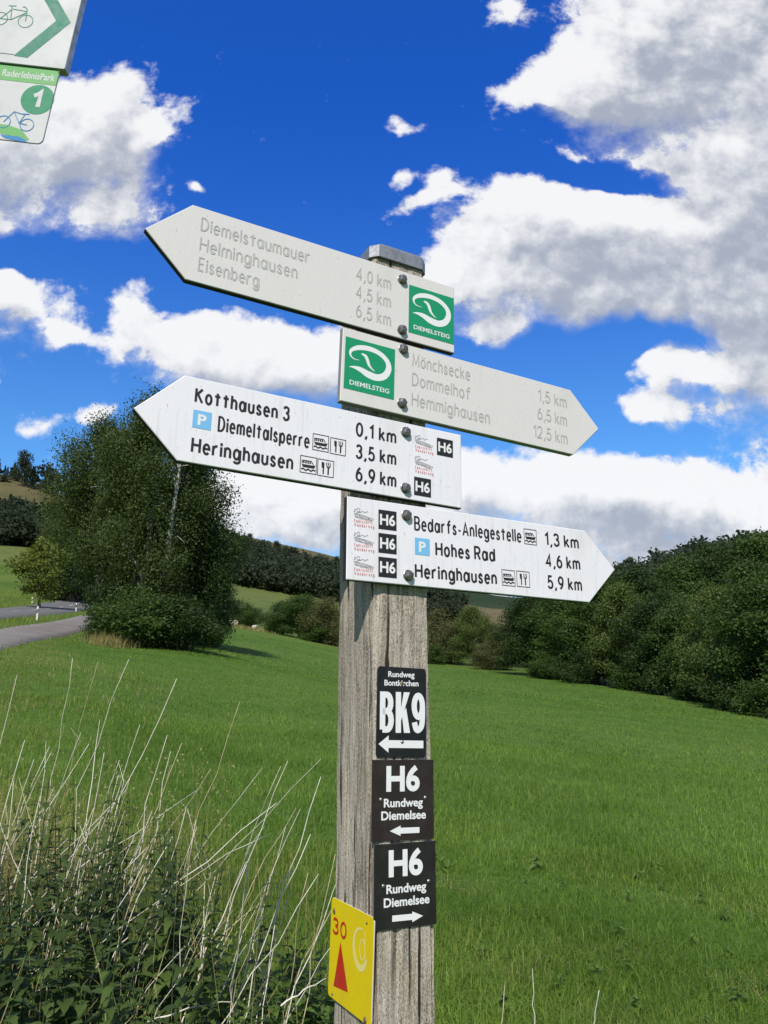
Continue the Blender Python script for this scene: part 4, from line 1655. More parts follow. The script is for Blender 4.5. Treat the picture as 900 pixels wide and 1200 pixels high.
def plant(proto, x, Y, base_y=None, top_y=None, wpx=None, h=None, rot=0., label='', cat='tree', group=None, z=None):
    """place a tree (the first use moves the prototype itself) so that it spans the given photo rows"""
    k = proto.name
    o = copy_tree(proto) if k in USED else proto
    USED[k] = 1
    X_ = gno(x, 760)[0] * Y
    g = float(ground(X_, Y)) - .1
    if z is not None:
        g = z
    if top_y is not None:
        h = at(x, top_y, Y)[2] - g
    s = h / proto['h']
    sw = s if wpx is None else (wpx * Y / F) / proto['w']
    o.location = (X_, Y, g)
    o.scale = (sw, sw, s)
    o.rotation_euler = (0, 0, rot)
    return tag(o, label, cat, group)


B1 = make_tree('birch_tree', 11, 15, 3.1, 1.6, 760, 88, .135, M_LEAF_BIRCH, M_BIRCHBARK, weep=.75, lobes=17, trunks=2, spread=.8)
B2 = make_tree('birch_tree', 12, 14, 3.0, 3.4, 620, 86, .135, M_LEAF_BIRCH, M_BARK, weep=.7, lobes=15, trunks=1, spread=.8)
B3 = make_tree('broadleaf_tree', 13, 13, 2.6, 1.0, 600, 84, .14, M_LEAF_DARK, M_BARK, weep=.6, lobes=15, trunks=1, spread=.8)
T1 = make_tree('broadleaf_tree', 21, 10, 3.6, .7, 460, 62, .20, M_LEAF_MID, M_BARK, lobes=13, spread=1.05)
T2 = make_tree('broadleaf_tree', 22, 10, 3.4, .6, 460, 62, .20, M_LEAF_DARK, M_BARK, lobes=13, spread=1.0)
T3 = make_tree('broadleaf_tree', 23, 11, 3.2, .8, 460, 60, .20, M_LEAF_MID, M_BARK, lobes=14, spread=.95)
T4 = make_tree('broadleaf_tree', 24, 10, 4.0, .4, 480, 64, .19, M_LEAF_PALE, M_BARK, lobes=13, spread=1.05)
W1 = make_tree('willow_tree', 31, 7, 3.0, .2, 320, 60, .18, M_LEAF_OLIVE, M_BARK, weep=.25, lobes=8, trunks=3, spread=1.0)
S1 = make_tree('bush', 41, 4, 2.4, .1, 220, 60, .17, M_LEAF_MID, M_BARK, lobes=7, trunks=3, spread=.8)
S2 = make_tree('bush', 42, 4, 2.6, .1, 200, 56, .19, M_LEAF_DARK, M_BARK, lobes=7, trunks=3, spread=.85)
L1 = make_tree('young_tree', 43, 5, 1.7, .8, 120, 40, .22, M_LEAF_LIGHT, M_BARK, lobes=7, spread=.7)

G1 = 'trees of the tall group beside the road'
plant(B1, 163, 50, top_y=466, wpx=125, rot=.4, label='tallest birch in the group by the road, its top touching the arrow tip', group=G1)
plant(B2, 108, 54, top_y=494, wpx=124, rot=2.0, label='birch at the left of the roadside group, with a lower ragged top', group=G1)
plant(B3, 217, 53, top_y=512, wpx=92, rot=1.0, label='dark tree at the right edge of the roadside group, behind the arrow board', group=G1)
plant(B2, 138, 58, top_y=520, wpx=120, rot=4.4, label='birch filling the middle of the roadside group behind the front ones', group=G1)
plant(B2, 78, 118, top_y=582, wpx=84, rot=3.0, label='lower tree across the road at the left of the group', group=G1)
plant(B3, 245, 60, top_y=640, wpx=50, rot=5., label='small dark tree at the right foot of the roadside group', group=G1)
G2 = 'bushes at the foot of the roadside trees'
plant(S1, 165, 46.5, top_y=690, wpx=95, rot=.3, label='rounded green bush at the foot of the tall birch', cat='bush', group=G2)
plant(S2, 212, 47, top_y=700, wpx=85, rot=1.9, label='dark bush at the right foot of the roadside trees, over the meadow', cat='bush', group=G2)
plant(S2, 243, 58, top_y=700, wpx=40, rot=.9, label='narrow dark bush between the roadside trees and the far bushes', cat='bush', group=G2)
plant(S2, 70, 118, top_y=672, wpx=50, rot=2.4, label='dark bush across the road under the pale young tree', cat='bush', group=G2)
plant(S1, 94, 128, top_y=655, wpx=56, rot=.4, label='green bush across the road behind the birch trunks', cat='bush', group=G2)
plant(S2, 120, 128, top_y=660, wpx=60, rot=.4, label='dark bush where the road passes behind the birches', cat='bush', group=G2)
plant(L1, 42, 92, top_y=632, wpx=62, rot=.4, label='pale green young tree on the grass bank across the road', cat='tree')

plant(S2, 121, 48.5, top_y=684, wpx=50, rot=4.0, label='dark bush hiding the trunk foot of the left birch, behind the straw tuft', cat='bush', group=G2)
G3 = 'bushes along the far edge of the meadow'
for i, (p, x, Y, ty, w, lab) in enumerate((
        (S2, 264, 158, 702, 42, 'dark round bush at the far left end of the meadow edge'),
        (S1, 291, 156, 708, 30, 'green bush beside the pale bales at the meadow edge'),
        (S2, 330, 152, 706, 34, 'dark bush with a pale one in front, left of the large hedge bush'),
        (T1, 352, 148, 697, 62, 'large rounded hedge bush under the left arrow boards, at the meadow edge'),
        (S1, 318, 149, 724, 14, 'very small brownish bush standing in front of the hedge'),
        (W1, 384, 142, 702, 60, 'olive willow bush just left of the wooden post'),
        (S1, 372, 142, 730, 40, 'low green bush in front of the olive willow'),
        (W1, 425, 135, 712, 60, 'willow bush behind the wooden post at the meadow edge'),
        (W1, 478, 128, 722, 60, 'willow bush hidden behind the post, on its right side'),
        (W1, 520, 121, 716, 62, 'olive willow directly right of the wooden post'),
        (T4, 556, 116, 712, 56, 'green rounded tree between the willows right of the post'),
        (W1, 588, 106, 735, 40, 'olive willow bush at the left end of the dark tree wall'),
        (S1, 508, 116, 756, 26, 'low green bush touching the right edge of the post'),
        (W1, 570, 105, 756, 40, 'low yellowish willow bush in front of the tree wall'))):
    plant(p, x, Y, top_y=ty, wpx=w, rot=i * 1.3, label=lab, cat='bush' if p is not T4 else 'tree', group=G3)

G4 = 'trees of the wall along the right of the meadow'
wall = [
    (T2, 622, 92, 700, 72, 'dark tree at the left end of the tree wall, right of the willows'),
    (T1, 660, 88, 690, 76, 'broad green tree under the tip of the lowest arrow board'),
    (T3, 698, 82, 680, 84, 'tall tree right of the lowest arrow tip in the front row'),
    (T4, 735, 77, 686, 84, 'pale green tree, fourth of the front row counting from the willows'),
    (T2, 772, 72, 694, 84, 'dark tree in the middle of the front row on the right'),
    (T1, 806, 68, 704, 84, 'lower green tree right of the middle of the tree wall'),
    (T4, 848, 61, 690, 104, 'broad light green tree near the right edge, front row'),
    (T3, 893, 54, 662, 118, 'tallest front row tree, cut by the right edge of the photo'),
    (T1, 955, 50, 650, 130, 'tree of the front row mostly outside the right edge'),
    (T4, 1030, 47, 640, 130, 'tree of the front row beyond the right edge'),
    (T2, 640, 118, 698, 80, 'dark tree of the back row behind the left end of the wall'),
    (T3, 705, 116, 672, 80, 'green tree of the back row, seen over the tall tree by the arrow tip'),
    (T2, 752, 118, 668, 90, 'dark tree of the back row in the middle of the wall'),
    (T1, 800, 120, 655, 90, 'green tree of the back row below the dark hillside wood'),
    (T2, 850, 122, 640, 100, 'dark tree of the back row, second from the right edge'),
    (T3, 900, 122, 626, 110, 'highest tree of the back row at the right edge'),
    (T2, 965, 120, 615, 120, 'back row tree beyond the right edge'),
]
for i, (p, x, Y, ty, w, lab) in enumerate(wall):
    plant(p, x, Y, top_y=ty, wpx=w, rot=i * 2.1 + .5, label=lab, group=G4)
G5 = 'low bushes in front of the tree wall'
for i, (p, x, Y, ty, w, lab) in enumerate((
        (S1, 640, 85, 765, 40, 'low bush at the foot of the left end of the tree wall'),
        (S2, 690, 79, 762, 56, 'dark low bush at the foot of the tall tree by the arrow tip'),
        (S1, 738, 73, 775, 50, 'green bush at the foot of the pale tree in the wall'),
        (S2, 782, 68, 770, 56, 'dark bush at the foot of the middle of the tree wall'),
        (S1, 818, 63, 790, 56, 'bright low bush at the foot of the wall, nearer the right edge'),
        (S2, 862, 55, 785, 70, 'dark bush under the broad light green tree'),
        (S1, 905, 50, 790, 70, 'bush at the foot of the tallest tree, right photo edge'),
        (S2, 960, 46, 795, 80, 'bush beyond the right photo edge'))):
    plant(p, x, Y, top_y=ty, wpx=w, rot=i * 1.7, label=lab, cat='bush', group=G5)

# ------------------------------------------------------------------ far woods on the hills: one mass each
def far_tree(seed, n=260, conifer=False):
    rng = np.random.default_rng(seed)
    v = rng.normal(size=(n, 3)); v /= np.linalg.norm(v, axis=1)[:, None]
    rad = rng.uniform(.55, 1, n)[:, None]
    C = v * rad
    if conifer:
        z = rng.uniform(0, 1, n) ** 1.3
        C = np.stack([C[:, 0] * (1 - z) * .30, C[:, 1] * (1 - z) * .30, z], 1)
    else:
        bump_ = 1 + .25 * np.sin(v[:, :1] * 5 + seed) * np.cos(v[:, 2:] * 4)
        C = C * bump_ * np.array([.42, .42, .42]) + np.array([0, 0, .55])
    return leaf_quads(C, .125 if not conifer else .11, rng, up=.4, aspect=.8, N=v * .9)


def wood(name, label, spots, seed, m):
    rng = np.random.default_rng(seed)
    var = [far_tree(seed + k) for k in range(5)] + [far_tree(seed + 9 + k, 150, True) for k in range(2)]
    parts = []
    for (x, y, h, con) in spots:
        V, Q = var[5 + rng.integers(2)] if con else var[rng.integers(5)]
        a = rng.uniform(0, 6.3)
        c, s = math.cos(a), math.sin(a)
        P = V @ np.array([[c, s, 0], [-s, c, 0], [0, 0, 1]])
        P = P * np.array([h * rng.uniform(.85, 1.25)] * 2 + [h]) + np.array([x, y, float(ground(x, y)) - .3])
        parts.append((P, Q))
    V, Q = join_np(parts)
    me = mesh_quads(name, V, Q, m)
    o = link(bpy.data.objects.new(name, me))
    return tag(o, label, 'wood', kind='stuff')


def scatter(x0, x1, Y0, Y1, n, h0, h1, seed, con=.08, keep=None):
    rng = np.random.default_rng(seed)
    out = []
    while len(out) < n:
        x, Y = rng.uniform(x0, x1), rng.uniform(Y0, Y1)
        if keep and not keep(x, Y, rng):
            continue
        out.append((gno(x, 700)[0] * Y, Y, rng.uniform(h0, h1), rng.random() < con))
    return out


wood('hill_wood', 'dense dark green wood covering the valley slope behind the post',
     scatter(180, 520, 336, 455, 950, 7, 12, 5, .06, lambda x, Y, r: Y < 440 - .22 * (x - 250)), 51, M_LEAF_FAR)
wood('hill_wood', 'dark wood on the left hill above the road and grass bank',
     scatter(-160, 130, 206, 262, 420, 6, 10, 6, .1), 61, M_LEAF_FAR)
wood('hill_wood', 'dark wood climbing the hillside behind the right tree wall',
     scatter(640, 1100, 135, 300, 520, 8, 13, 7, .05, lambda x, Y, r: Y > 135 + max(0, (820 - x)) * .5), 71, M_LEAF_FAR)
wood('hill_wood', 'thin line of trees along the crest of the left hill',
     scatter(-160, 130, 325, 345, 60, 6, 13, 8, .5), 81, M_LEAF_FAR)
wood('hill_wood', 'low far wood seen between the post and the right tree wall',
     scatter(495, 660, 300, 420, 150, 5, 9, 9, .05, lambda x, Y, r: x < 532 + 10 * r.random() or (x > 600 and Y < 330)), 91, M_LEAF_FAR)

# single trees standing on the bare crest
CT = make_tree('crest_tree', 61, 10, 2.6, 1.5, 90, 34, .5, M_LEAF_FAR, M_BARK, lobes=7, spread=1.6)
labs = ['tall lone tree on the crest, left of the cleared strip', 'dark rounded tree on the crest above the valley wood', 'pair tree on the crest next to the rounded one',
        'small lone tree on the bare crest', 'thin crest tree far right, next to the arrow board edge', 'low crest tree above the pale pasture', 'crest tree just right of the dark roadside tree',
        'ragged tree at the left photo edge above the hill', 'lone tree on the left crest beside the ragged one']
for i, (x, Y, ty, w) in enumerate(((287, 470, 625, 10), (305, 470, 633, 18), (322, 470, 634, 12), (343, 472, 643, 7), (393, 470, 652, 9), (252, 470, 619, 8), (268, 470, 624, 8),
                                   (8, 325, 528, 20), (40, 328, 545, 14))):
    plant(CT, x, Y, top_y=ty, wpx=w, rot=i * 1.1, label=labs[i], group='single trees along the hill crests')


# pale wrapped bales at the far meadow edge
def build_bales():
    mb = MB()
    n = 20
    prof = [(-.6, .0), (-.6, .45), (-.57, .57), (-.5, .6), (-.2, .615), (.2, .61), (.5, .6), (.57, .57), (.6, .45), (.6, .0)]
    for a, r in prof:
        for k in range(n):
            th = 2 * math.pi * k / n
            r2 = r * (1 - .05 * max(0, -math.sin(th)))
            mb.V.append((a, r2 * math.cos(th), .58 + r2 * math.sin(th)))
    for i in range(len(prof) - 1):
        for k in range(n):
            k2 = (k + 1) % n
            mb.Fc.append([i * n + k, i * n + k2, (i + 1) * n + k2, (i + 1) * n + k]); mb.mi.append(0)
    cream = mottled('bale_wrap', (.50, .47, .34), (.38, .35, .24), 3, .6)
    o = mb.build('wrapped_bale', cream, None, True)
    tag(o, 'pale wrapped bale, leftmost at the far meadow edge', 'bale', 'pale bales at the meadow edge')
    for i, (x, Y, lab, s) in enumerate(((262, 152, None, 1.0), (267.5, 153, 'pale wrapped bale touching the leftmost one at the meadow edge', .95), (275.5, 151.5, 'pale wrapped bale at the right of the row, beside the green bush', 1.0),
                                        (299, 151, 'single pale bale between the dark bushes at the meadow edge', .8))):
        c = o if i == 0 else o.copy()
        if i:
            COL.objects.link(c)
            c['label'] = lab
        X_ = gno(x, 730)[0] * Y
        c.location = (X_, Y, float(ground(X_, Y)))
        c.scale = (s, s, s)
        c.rotation_euler = (0, 0, i * .9)


build_bales()


# ------------------------------------------------------------------ grass
def blades(P, h, w, rng, lean=.35, seg=2):
    """P (n,3) feet; h, w arrays; bent blade of two quads"""
    n = len(P)
    az = rng.uniform(0, 2 * math.pi, n)
    d = np.stack([np.cos(az), np.sin(az), np.zeros(n)], 1)
    s = np.stack([-np.sin(az + rng.normal(0, .6, n)), np.cos(az), np.zeros(n)], 1)
    l = np.abs(rng.normal(0, lean, n))[:, None]
    h = h[:, None]; w = w[:, None]
    up = np.array([[0, 0, 1.]])
    m = P + up * h * .55 + d * h * l * .35
    t = P + up * h * np.maximum(.35, 1 - .35 * l) + d * h * l
    V = np.stack([P - s * w / 2, P + s * w / 2, m + s * w * .42, m - s * w * .42, t + s * w * .08, t - s * w * .08], 1).reshape(-1, 3)
    k = np.arange(n)[:, None] * 6
    Q = np.concatenate([k + np.array([[0, 1, 2, 3]]), k + np.array([[3, 2, 4, 5]])], 1).reshape(-1, 4)
    return V, Q


def field_points(n, r0, r1, rng, a0=-31, a1=31, pw=1.0):
    th = np.radians(rng.uniform(a0, a1, n))
    u = rng.uniform(0, 1, n)
    r = (r0 ** pw + u * (r1 ** pw - r0 ** pw)) ** (1 / pw)
    return r * np.sin(th), r * np.cos(th)


def noise2(x, y, s, seed):
    r = np.random.default_rng(seed)
    v = np.zeros_like(x)
    for k in range(6):
        a, b, c = r.uniform(-1, 1), r.uniform(-1, 1), r.uniform(0, 6.3)
        v += np.sin((x * a + y * b) * s * (1 + k * .5) + c)
    return v / 3


def build_grass():
    rng = np.random.default_rng(77)
    parts = []
    for n, r0, r1, h0, w0, pw in ((140000, 2.2, 8, .062, .0044, 1.3), (110000, 7, 18, .085, .0072, 1.2), (100000, 16, 48, .07, .016, 1.2), (90000, 44, 150, .09, .05, 1.2)):
        x, y = field_points(int(n * 1.2), r0, r1, rng, pw=pw, a0=-48, a1=40)
        dp = np.abs((x - PATH_A[0]) * _pd[1] - (y - PATH_A[1]) * _pd[0])
        px = 450 + x / y * F * 1.0135
        edge = np.interp(px, [-400, 60, 120, 185, 250, 330, 400, 500, 600, 700, 900, 1160], [20, 46, 60, 100, 150, 146, 131, 116, 96, 76, 51, 46])
        ok = ~((x < -5.5 - .33 * y) & (y > 30) | (x < -9.6 - .28 * y)) & (y < edge) & (dp > 1.35)
        ok &= ~((x < -.30 * y - .6) & (rng.random(len(x)) < .3))
        x, y = x[ok], y[ok]
        cl = noise2(x, y, 1.6, 5)
        z = ground(x, y) - .01
        # taller and looser near the post and the edge of the meadow, mown farther out
        near = np.clip((7.5 - y) / 4, 0, 1)
        h = h0 * (1 + .35 * cl) * rng.uniform(.45, 1.5, len(x)) * (1 + .8 * near)
        w = w0 * rng.uniform(.7, 1.4, len(x))
        parts.append(blades(np.stack([x, y, z], 1), np.maximum(h, .03), w, rng, 1.0 if r1 < 10 else .8))
    V, Q = join_np(parts)
    o = link(bpy.data.objects.new('meadow_grass', mesh_quads('meadow_grass', V, Q, M_GRASS)))
    tag(o, 'green mown meadow grass', 'grass', kind='stuff')
    # yellowish stems mixed in
    parts = []
    for n, r0, r1, h0, w0 in ((90000, 2.4, 9, .080, .0044), (30000, 8, 34, .09, .008)):
        x, y = field_points(n, r0, r1, rng, a0=-46, a1=38)
        dp = np.abs((x - PATH_A[0]) * _pd[1] - (y - PATH_A[1]) * _pd[0])
        cl = noise2(x, y, .9, 9)
        left = x < -.05 * y - .8
        ok = (cl + rng.normal(0, .5, n) + 1.0 * left > .45) & (x > -9.6 - .28 * y)
        ok &= dp > 1.35
        x, y = x[ok], y[ok]
        parts.append(blades(np.stack([x, y, ground(x, y) - .01], 1), h0 * rng.uniform(.6, 1.6, len(x)), np.full(len(x), w0), rng, .5))
    V, Q = join_np(parts)
    o = link(bpy.data.objects.new('yellowish_grass', mesh_quads('yellowish_grass', V, Q, M_GRASS_YEL)))
    tag(o, 'yellowish ripening grass stems mixed into the meadow', 'grass', kind='stuff')
    # rough grass along path, verge and bank
    parts = []
    n = 60000
    x = rng.uniform(-60, -5, n); y = rng.uniform(14, 130, n)
    dp = np.abs((x - PATH_A[0]) * _pd[1] - (y - PATH_A[1]) * _pd[0])
    dr = np.abs((x - ROAD_C[0]) * ROAD_DIR[1] - (y - ROAD_C[1]) * ROAD_DIR[0])
    ok = (x < -4.5 - .29 * y) & (x > -1. * y) & (dp > 1.55) & (dr > 3.5)
    x, y, = x[ok], y[ok]
    parts.append(blades(np.stack([x, y, ground(x, y) - .02], 1), rng.uniform(.15, .45, len(x)), np.full(len(x), .03), rng, .4))
    V, Q = join_np(parts)
    o = link(bpy.data.objects.new('verge_grass', mesh_quads('verge_grass', V, Q, M_GRASS_YEL)))
    tag(o, 'rough yellow green grass on the road verge and bank', 'grass', kind='stuff')
    # straw coloured tufts
    parts = []
    for (px, Y, sp, n, h) in ((124, 44, 1.1, 420, .8), (137, 44.5, 1.2, 260, .6), (285, 149, 4., 300, .8), (298, 148, 5., 300, .6), (265, 150, 3, 300, .8)):
        cx = gno(px, 740)[0] * Y
        x = cx + rng.normal(0, sp * .5, n); y = Y + rng.normal(0, sp * .5, n)
        parts.append(blades(np.stack([x, y, ground(x, y) - .02], 1), h * rng.uniform(.5, 1.2, n), np.full(n, .022 if Y < 100 else .1), rng, .7))
    # thin yellowed patches in the near meadow
    for (cx, cy, sp, n) in ((.72, 4.9, .10, 160), (1.35, 5.2, .16, 200), (2.0, 4.7, .12, 120), (.45, 6.6, .2, 160), (1.7, 7.6, .3, 220), (2.6, 6.3, .2, 150), (.95, 4.2, .12, 120), (-.25, 7.5, .3, 160)):
        x = cx + rng.normal(0, sp * 1.4, n); y = cy + rng.normal(0, sp, n)
        parts.append(blades(np.stack([x, y, ground(x, y) - .005], 1), rng.uniform(.03, .10, n), np.full(n, .0045), rng, 1.4))
    # near left tangle
    n = 700
    x = rng.normal(-2.25, .35, n); y = rng.normal(4.6, .5, n)
    parts.append(blades(np.stack([x, y, ground(x, y) - .02], 1), rng.uniform(.35, 1.1, n), np.full(n, .006), rng, .5))
    n = 150
    x = rng.uniform(-2.6, -.3, n); y = rng.uniform(4.0, 6.4, n)
    parts.append(blades(np.stack([x, y, ground(x, y) - .02], 1), rng.uniform(.2, .75, n), np.full(n, .0032), rng, .6))
    n = 10000
    x = rng.uniform(-12, -.8, n); y = rng.uniform(4.6, 30, n)
    k = (noise2(x, y, .5, 21) + rng.normal(0, .5, n) > .15) & (x < -.25 * y - .2 + rng.normal(0, .25, n)) & (x > -7.6 - .28 * y)
    x, y = x[k], y[k]
    parts.append(blades(np.stack([x, y, ground(x, y) - .02], 1), rng.uniform(.10, .36, len(x)) * np.clip(1.6 - y / 16, .5, 1), .0022 + .0006 * y, rng, .6))
    n = 1300
    x = rng.uniform(-3.2, -.5, n); y = rng.uniform(3.9, 6.6, n)
    k = rng.random(n) < np.interp(x, [-3.2, -1.6, -.9, -.6], [1, .5, .10, .04])
    x, y = x[k], y[k]
    parts.append(blades(np.stack([x, y, ground(x, y) - .02], 1), rng.uniform(.45, 1.0, len(x)) * np.interp(x, [-2.5, -.6], [1.0, .6]), np.full(len(x), .0030), rng, .42))
    # broken stems lying and leaning through the undergrowth
    n = 280
    x = rng.uniform(-2.4, -.2, n); y = rng.uniform(2.7, 4.8, n)
    k = rng.random(n) < np.interp(x, [-2.4, -1.2, -.2], [1, .9, .5])
    x, y = x[k], y[k]; n = len(x)
    z = ground(x, y) + rng.uniform(0, .5, n)
    L = rng.uniform(.2, .75, n)
    az = rng.normal(.35, .7, n)
    el = rng.normal(1.05, .35, n)
    dd = np.stack([np.sin(az) * np.cos(el), .4 * np.cos(az) * np.cos(el), np.sin(el)], 1)
    sd = np.stack([np.ones(n), np.zeros(n), -np.sin(az) * .6], 1)
    w_ = rng.uniform(.0016, .0034, n)[:, None]
    A = np.stack([x, y, z], 1); Bm = A + dd * L[:, None] * .5 + rng.normal(0, .02, (n, 3)); Ce = A + dd * L[:, None] + rng.normal(0, .04, (n, 3))
    Vb = np.stack([A - sd * w_ / 2, A + sd * w_ / 2, Bm + sd * w_ / 2, Bm - sd * w_ / 2, Ce + sd * w_ * .2, Ce - sd * w_ * .2], 1).reshape(-1, 3)
    kk = np.arange(n)[:, None] * 6
    parts.append((Vb, np.concatenate([kk + np.array([[0, 1, 2, 3]]), kk + np.array([[3, 2, 4, 5]])], 1).reshape(-1, 4)))
    # nodding seed heads on the taller grasses
    n = 200
    x = rng.uniform(-3.0, -1.0, n); y = rng.uniform(4.2, 6.4, n)
    hh = rng.uniform(.55, 1.05, n)
    P = np.stack([x, y, ground(x, y) + hh], 1)
    C = np.concatenate([P + np.array([0.012 * j, 0, -.018 * j]) + rng.normal(0, .006, (n, 3)) for j in range(7)])
    parts.append(leaf_quads(C, .022, rng, up=0, aspect=.45, droop=.8))
    parts.append(blades(np.stack([x, y, ground(x, y) - .02], 1), hh + .03, np.full(n, .0028), rng, .03))
    V, Q = join_np(parts)
    o = link(bpy.data.objects.new('dry_grass', mesh_quads('dry_grass', V, Q, M_GRASS_DRY)))
    tag(o, 'straw coloured dry grass tufts at the left and along the edges', 'dry grass', kind='stuff')


build_grass()


# ------------------------------------------------------------------ nettles and weeds at lower left
def leaf_shape(L, W, fold=.25, bend=.35):
    """toothed leaf along +x from the origin: quads either side of the midrib"""
    xs = np.linspace(0, 1, 7)
    half = np.array([.02, .78, 1., .86, .6, .3, .01]) * W / 2
    mid = np.stack([xs * L, np.zeros(7), -bend * L * xs ** 2], 1)
    tooth = np.array([0, .1, -.06, .08, -.05, .06, 0]) * W
    lf = mid + np.stack([-.05 * L * np.ones(7), half + tooth * .5, fold * half], 1)
    rt = mid + np.stack([-.05 * L * np.ones(7), -half - tooth * .5, fold * half], 1)
    V = np.concatenate([mid, lf, rt])
    Q = []
    for k in range(6):
        Q += [(k, k + 1, 7 + k + 1, 7 + k), (k + 1, k, 14 + k, 14 + k + 1)]
    return V, np.array(Q)


def rotz(V, a):
    c, s = math.cos(a), math.sin(a)
    return V @ np.array([[c, s, 0], [-s, c, 0], [0, 0, 1]])


def roty(V, a):
    c, s = math.cos(a), math.sin(a)
    return V @ np.array([[c, 0, -s], [0, 1, 0], [s, 0, c]])


def nettle(seed, H, leafL, pairs, broad=.55):
    rng = np.random.default_rng(seed)
    lean = rng.normal(0, .07, 2)
    def ax(f):
        return np.array([lean[0] * H * f ** 1.5, lean[1] * H * f ** 1.5, H * f])
    stem = tube_np(np.array([ax(f) for f in np.linspace(0, 1, 6)]), np.linspace(.0035, .0015, 6), 5)
    leaves = []
    for k in range(pairs):
        f = .25 + .75 * (k + .3) / pairs
        L = leafL * (1.15 - .75 * max(0, f - .45) / .55) * rng.uniform(.8, 1.15)
        for s in (0, 1):
            V, Q = leaf_shape(L, L * broad, .25, rng.uniform(.2, .6))
            V = roty(V, -rng.uniform(-.25, .45))
            V = rotz(V, (k % 2) * math.pi / 2 + s * math.pi + rng.normal(0, .3))
            leaves.append((V + ax(min(1, f)), Q))
    return stem, join_np(leaves)


def build_weeds():
    rng = np.random.default_rng(3)
    def mass(name, label, spots, variants, m):
        parts, st = [], []
        for (x, y, s) in spots:
            stem, lv = variants[rng.integers(len(variants))]
            a = rng.uniform(0, 6.3)
            o = np.array([x, y, float(ground(x, y)) - .01])
            parts.append((rotz(lv[0], a) * s + o, lv[1]))
            parts.append((rotz(stem[0], a) * s + o, stem[1]))
        V, Q = join_np(parts)
        ob = link(bpy.data.objects.new(name, mesh_quads(name, V, Q, m)))
        return tag(ob, label, 'undergrowth', kind='stuff')
    var = [nettle(100 + k, .85 + .05 * k, .088, 13) for k in range(6)]
    def lim(x):      # height of the patch against x: high on the left, low towards the post
        return float(np.interp(x, [-2.6, -1.6, -.9, -.45, -.1], [1.1, 1.16, 1.12, .75, .38]))
    spots = []
    while len(spots) < 330:
        x, y = rng.uniform(-2.7, -.12), rng.uniform(2.5, 4.9)
        if y > np.interp(x, [-2.7, -1.7, -1.0, -.4, 0], [4.9, 4.6, 4.3, 3.9, 3.5]) + rng.normal(0, .12):
            continue
        spots.append((x, y, lim(x) * rng.uniform(.55, .95)))
    mass('nettle_patch', 'dark green stinging nettles crowding the lower left corner', spots, var, M_NETTLE)
    low = [nettle(200 + k, .42, .088, 8, .68) for k in range(4)]
    spots = []
    while len(spots) < 260:
        x, y = rng.uniform(-2.2, .0), rng.uniform(2.4, 4.2)
        spots.append((x, y, rng.uniform(.55, 1.15)))
    mass('broad_leaf_weeds', 'lighter green broad leaved weeds under the nettles beside the post', spots, low, M_WEED)
    # a few weeds in the meadow right of the post
    tiny = [nettle(300 + k, .16, .09, 4, .6) for k in range(4)]
    spots = [(rng.uniform(-.4, 2.6), rng.uniform(3.6, 7.5), rng.uniform(.4, .9)) for _ in range(60)]
    mass('meadow_weeds', 'small clover like weeds scattered through the near meadow grass', spots, tiny, M_WEED)
    # single nettles whose tops stand out over the patch
    labs = [(205, 4.30, 1.0, 'tall dark nettle whose top stands out at the right of the patch'), (92, 4.6, 1.08, 'dark nettle top standing out above the middle of the patch'),
            (150, 4.5, 1.0, 'dark nettle at the base of the tallest dry stalks'), (305, 4.0, .72, 'separate nettle between the patch and the post'),
            (25, 4.7, 1.08, 'dark nettle standing out at the left photo edge')]
    for i, (px, Y, s, lab) in enumerate(labs):
        stem, lv = nettle(400 + i, 1.0 * s, .12, 11)
        X_ = gno(px, 1000)[0] * Y
        t = empty('nettle', Matrix.Translation((X_, Y, float(ground(X_, Y)) - .01)), lab, 'plant', 'single nettles standing above the patch')
        link(bpy.data.objects.new('stem', mesh_quads('stem', stem[0], stem[1], M_NETTLE, None, True)), t)
        link(bpy.data.objects.new('leaves', mesh_quads('leaves', lv[0], lv[1], M_NETTLE)), t)


build_weeds()

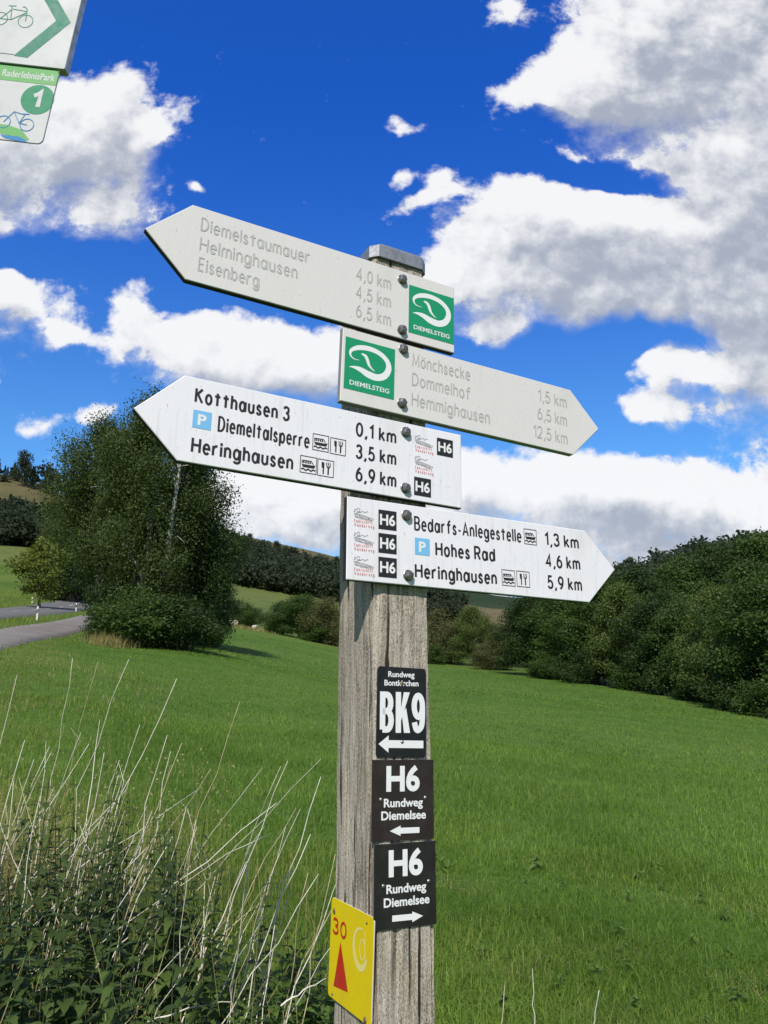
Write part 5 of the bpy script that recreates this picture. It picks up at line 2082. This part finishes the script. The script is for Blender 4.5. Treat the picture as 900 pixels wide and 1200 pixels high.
# dry pale stalks: photo rows and columns of foot and tip, and distance
STALKS = [
    (84, 1173, 151, 772, 4.2, .05), (96, 1078, 207, 795, 4.3, .02), (62, 1198, 316, 978, 3.6, .07), (76, 1187, 324, 942, 3.7, .04), (129, 1198, 231, 969, 3.6, 0.),
    (9, 1135, 47, 933, 3.8, .0), (27, 1198, 80, 1018, 3.5, .02), (44, 1198, 102, 960, 3.6, .03), (76, 1151, 164, 991, 3.8, .02), (120, 1115, 178, 951, 4.0, .02),
    (147, 1107, 196, 862, 4.2, .02), (156, 1102, 213, 871, 4.25, .04), (229, 1169, 289, 1009, 3.5, .03), (271, 1198, 291, 995, 3.4, .0), (278, 1187, 293, 1009, 3.4, .02),
    (289, 1198, 364, 978, 3.4, .03), (318, 1107, 376, 911, 3.8, .02), (329, 1178, 382, 1147, 3.2, .01), (360, 1187, 393, 1000, 3.3, .02), (347, 1111, 361, 1022, 3.5, .02),
    (0, 956, 29, 867, 4.6, .0), (0, 911, 20, 791, 4.7, .02), (12, 973, 16, 915, 4.5, 0.), (2, 1031, 58, 989, 4.3, .0), (33, 1027, 80, 982, 4.3, .02),
    (74, 822, 85, 771, 5.6, .0), (93, 833, 115, 775, 5.5, .0), (133, 956, 164, 849, 4.5, .02), (191, 947, 233, 925, 4.6, .01), (142, 1089, 147, 1022, 3.9, .0),
    (293, 991, 329, 898, 4.0, .02), (164, 1107, 209, 1062, 3.7, .02), (173, 1198, 271, 1173, 3.3, .02), (116, 895, 117, 843, 5.0, .0), (27, 958, 58, 875, 4.7, .03),
    (10, 1000, 40, 890, 4.5, .02), (20, 960, 60, 882, 4.6, .01), (52, 940, 54, 868, 4.6, 0.), (109, 1000, 140, 890, 4.4, .02), (181, 1020, 200, 880, 4.4, .02),
    (88, 1200, 175, 1000, 3.5, .03), (312, 1160, 338, 1050, 3.5, .02), (306, 1200, 322, 1085, 3.3, .01), (628, 1200, 624, 1135, 3.9, .01), (585, 1200, 592, 1150, 4.0, .0),
    (697, 1200, 702, 1160, 4.0, .01),
]


_r = random.Random(19)
for _k in range(48):                       # the rest of the tangle: leaning and crossing stems
    _x = _r.uniform(-5, 370)
    _y = _r.uniform(1000, 1200)
    _l = _r.uniform(90, 240) * (1.0 if _x < 240 else .8)
    _a = R(_r.gauss(24, 22))
    STALKS.append((_x, _y, _x + _l * math.sin(_a), _y - _l * math.cos(_a), 4.6 - (_y - 980) / 220 * 1.3, _r.uniform(-.03, .05)))


def build_stalks():
    rng = random.Random(8)
    for i, (x0, y0, x1, y1, Y, bow) in enumerate(STALKS):
        p0, p1 = at(x0, y0, Y), at(x1, y1, Y + rng.uniform(-.1, .25))
        d = p1 - p0
        l = np.linalg.norm(d); d /= l
        foot = p0.copy()
        if d[2] > .3:
            k = 0
            while foot[2] > float(ground(foot[0], foot[1])) - .02 and k < 200:
                foot = foot - d * .01; foot[0] += d[0] * .004; k += 1
        L = np.linalg.norm(p1 - foot)
        n = 9
        side = np.array([d[2], 0, -d[0]])
        pts = [foot + (p1 - foot) * f + side * (bow * 1.5 + rng.uniform(-.015, .02)) * L * (-math.sin(math.pi * f)) + np.array([0, 0, .003]) * math.sin(f * 17 + i) for f in np.linspace(0, 1, n)]
        r = rng.uniform(.0020, .0040)
        mb = MB(tuple(foot))
        mb.tube(pts, np.linspace(r, r * .4, n), 6)
        if rng.random() < .3 and L > .5:
            m_ = pts[5]
            mb.tube([m_, m_ + np.array([rng.uniform(-.06, .06), 0, .07]), m_ + np.array([rng.uniform(-.1, .1), .02, .16])], [r * .6, r * .45, r * .2], 5)
        o = mb.build('dry_stalk', M_STRAW if rng.random() < .75 else M_STRAW_TAN, None, True)
        o.location = foot
        tag(o, 'thin pale dry plant stalk rising from the undergrowth', 'stalk', 'pale dry stalks rising from the undergrowth')


build_stalks()
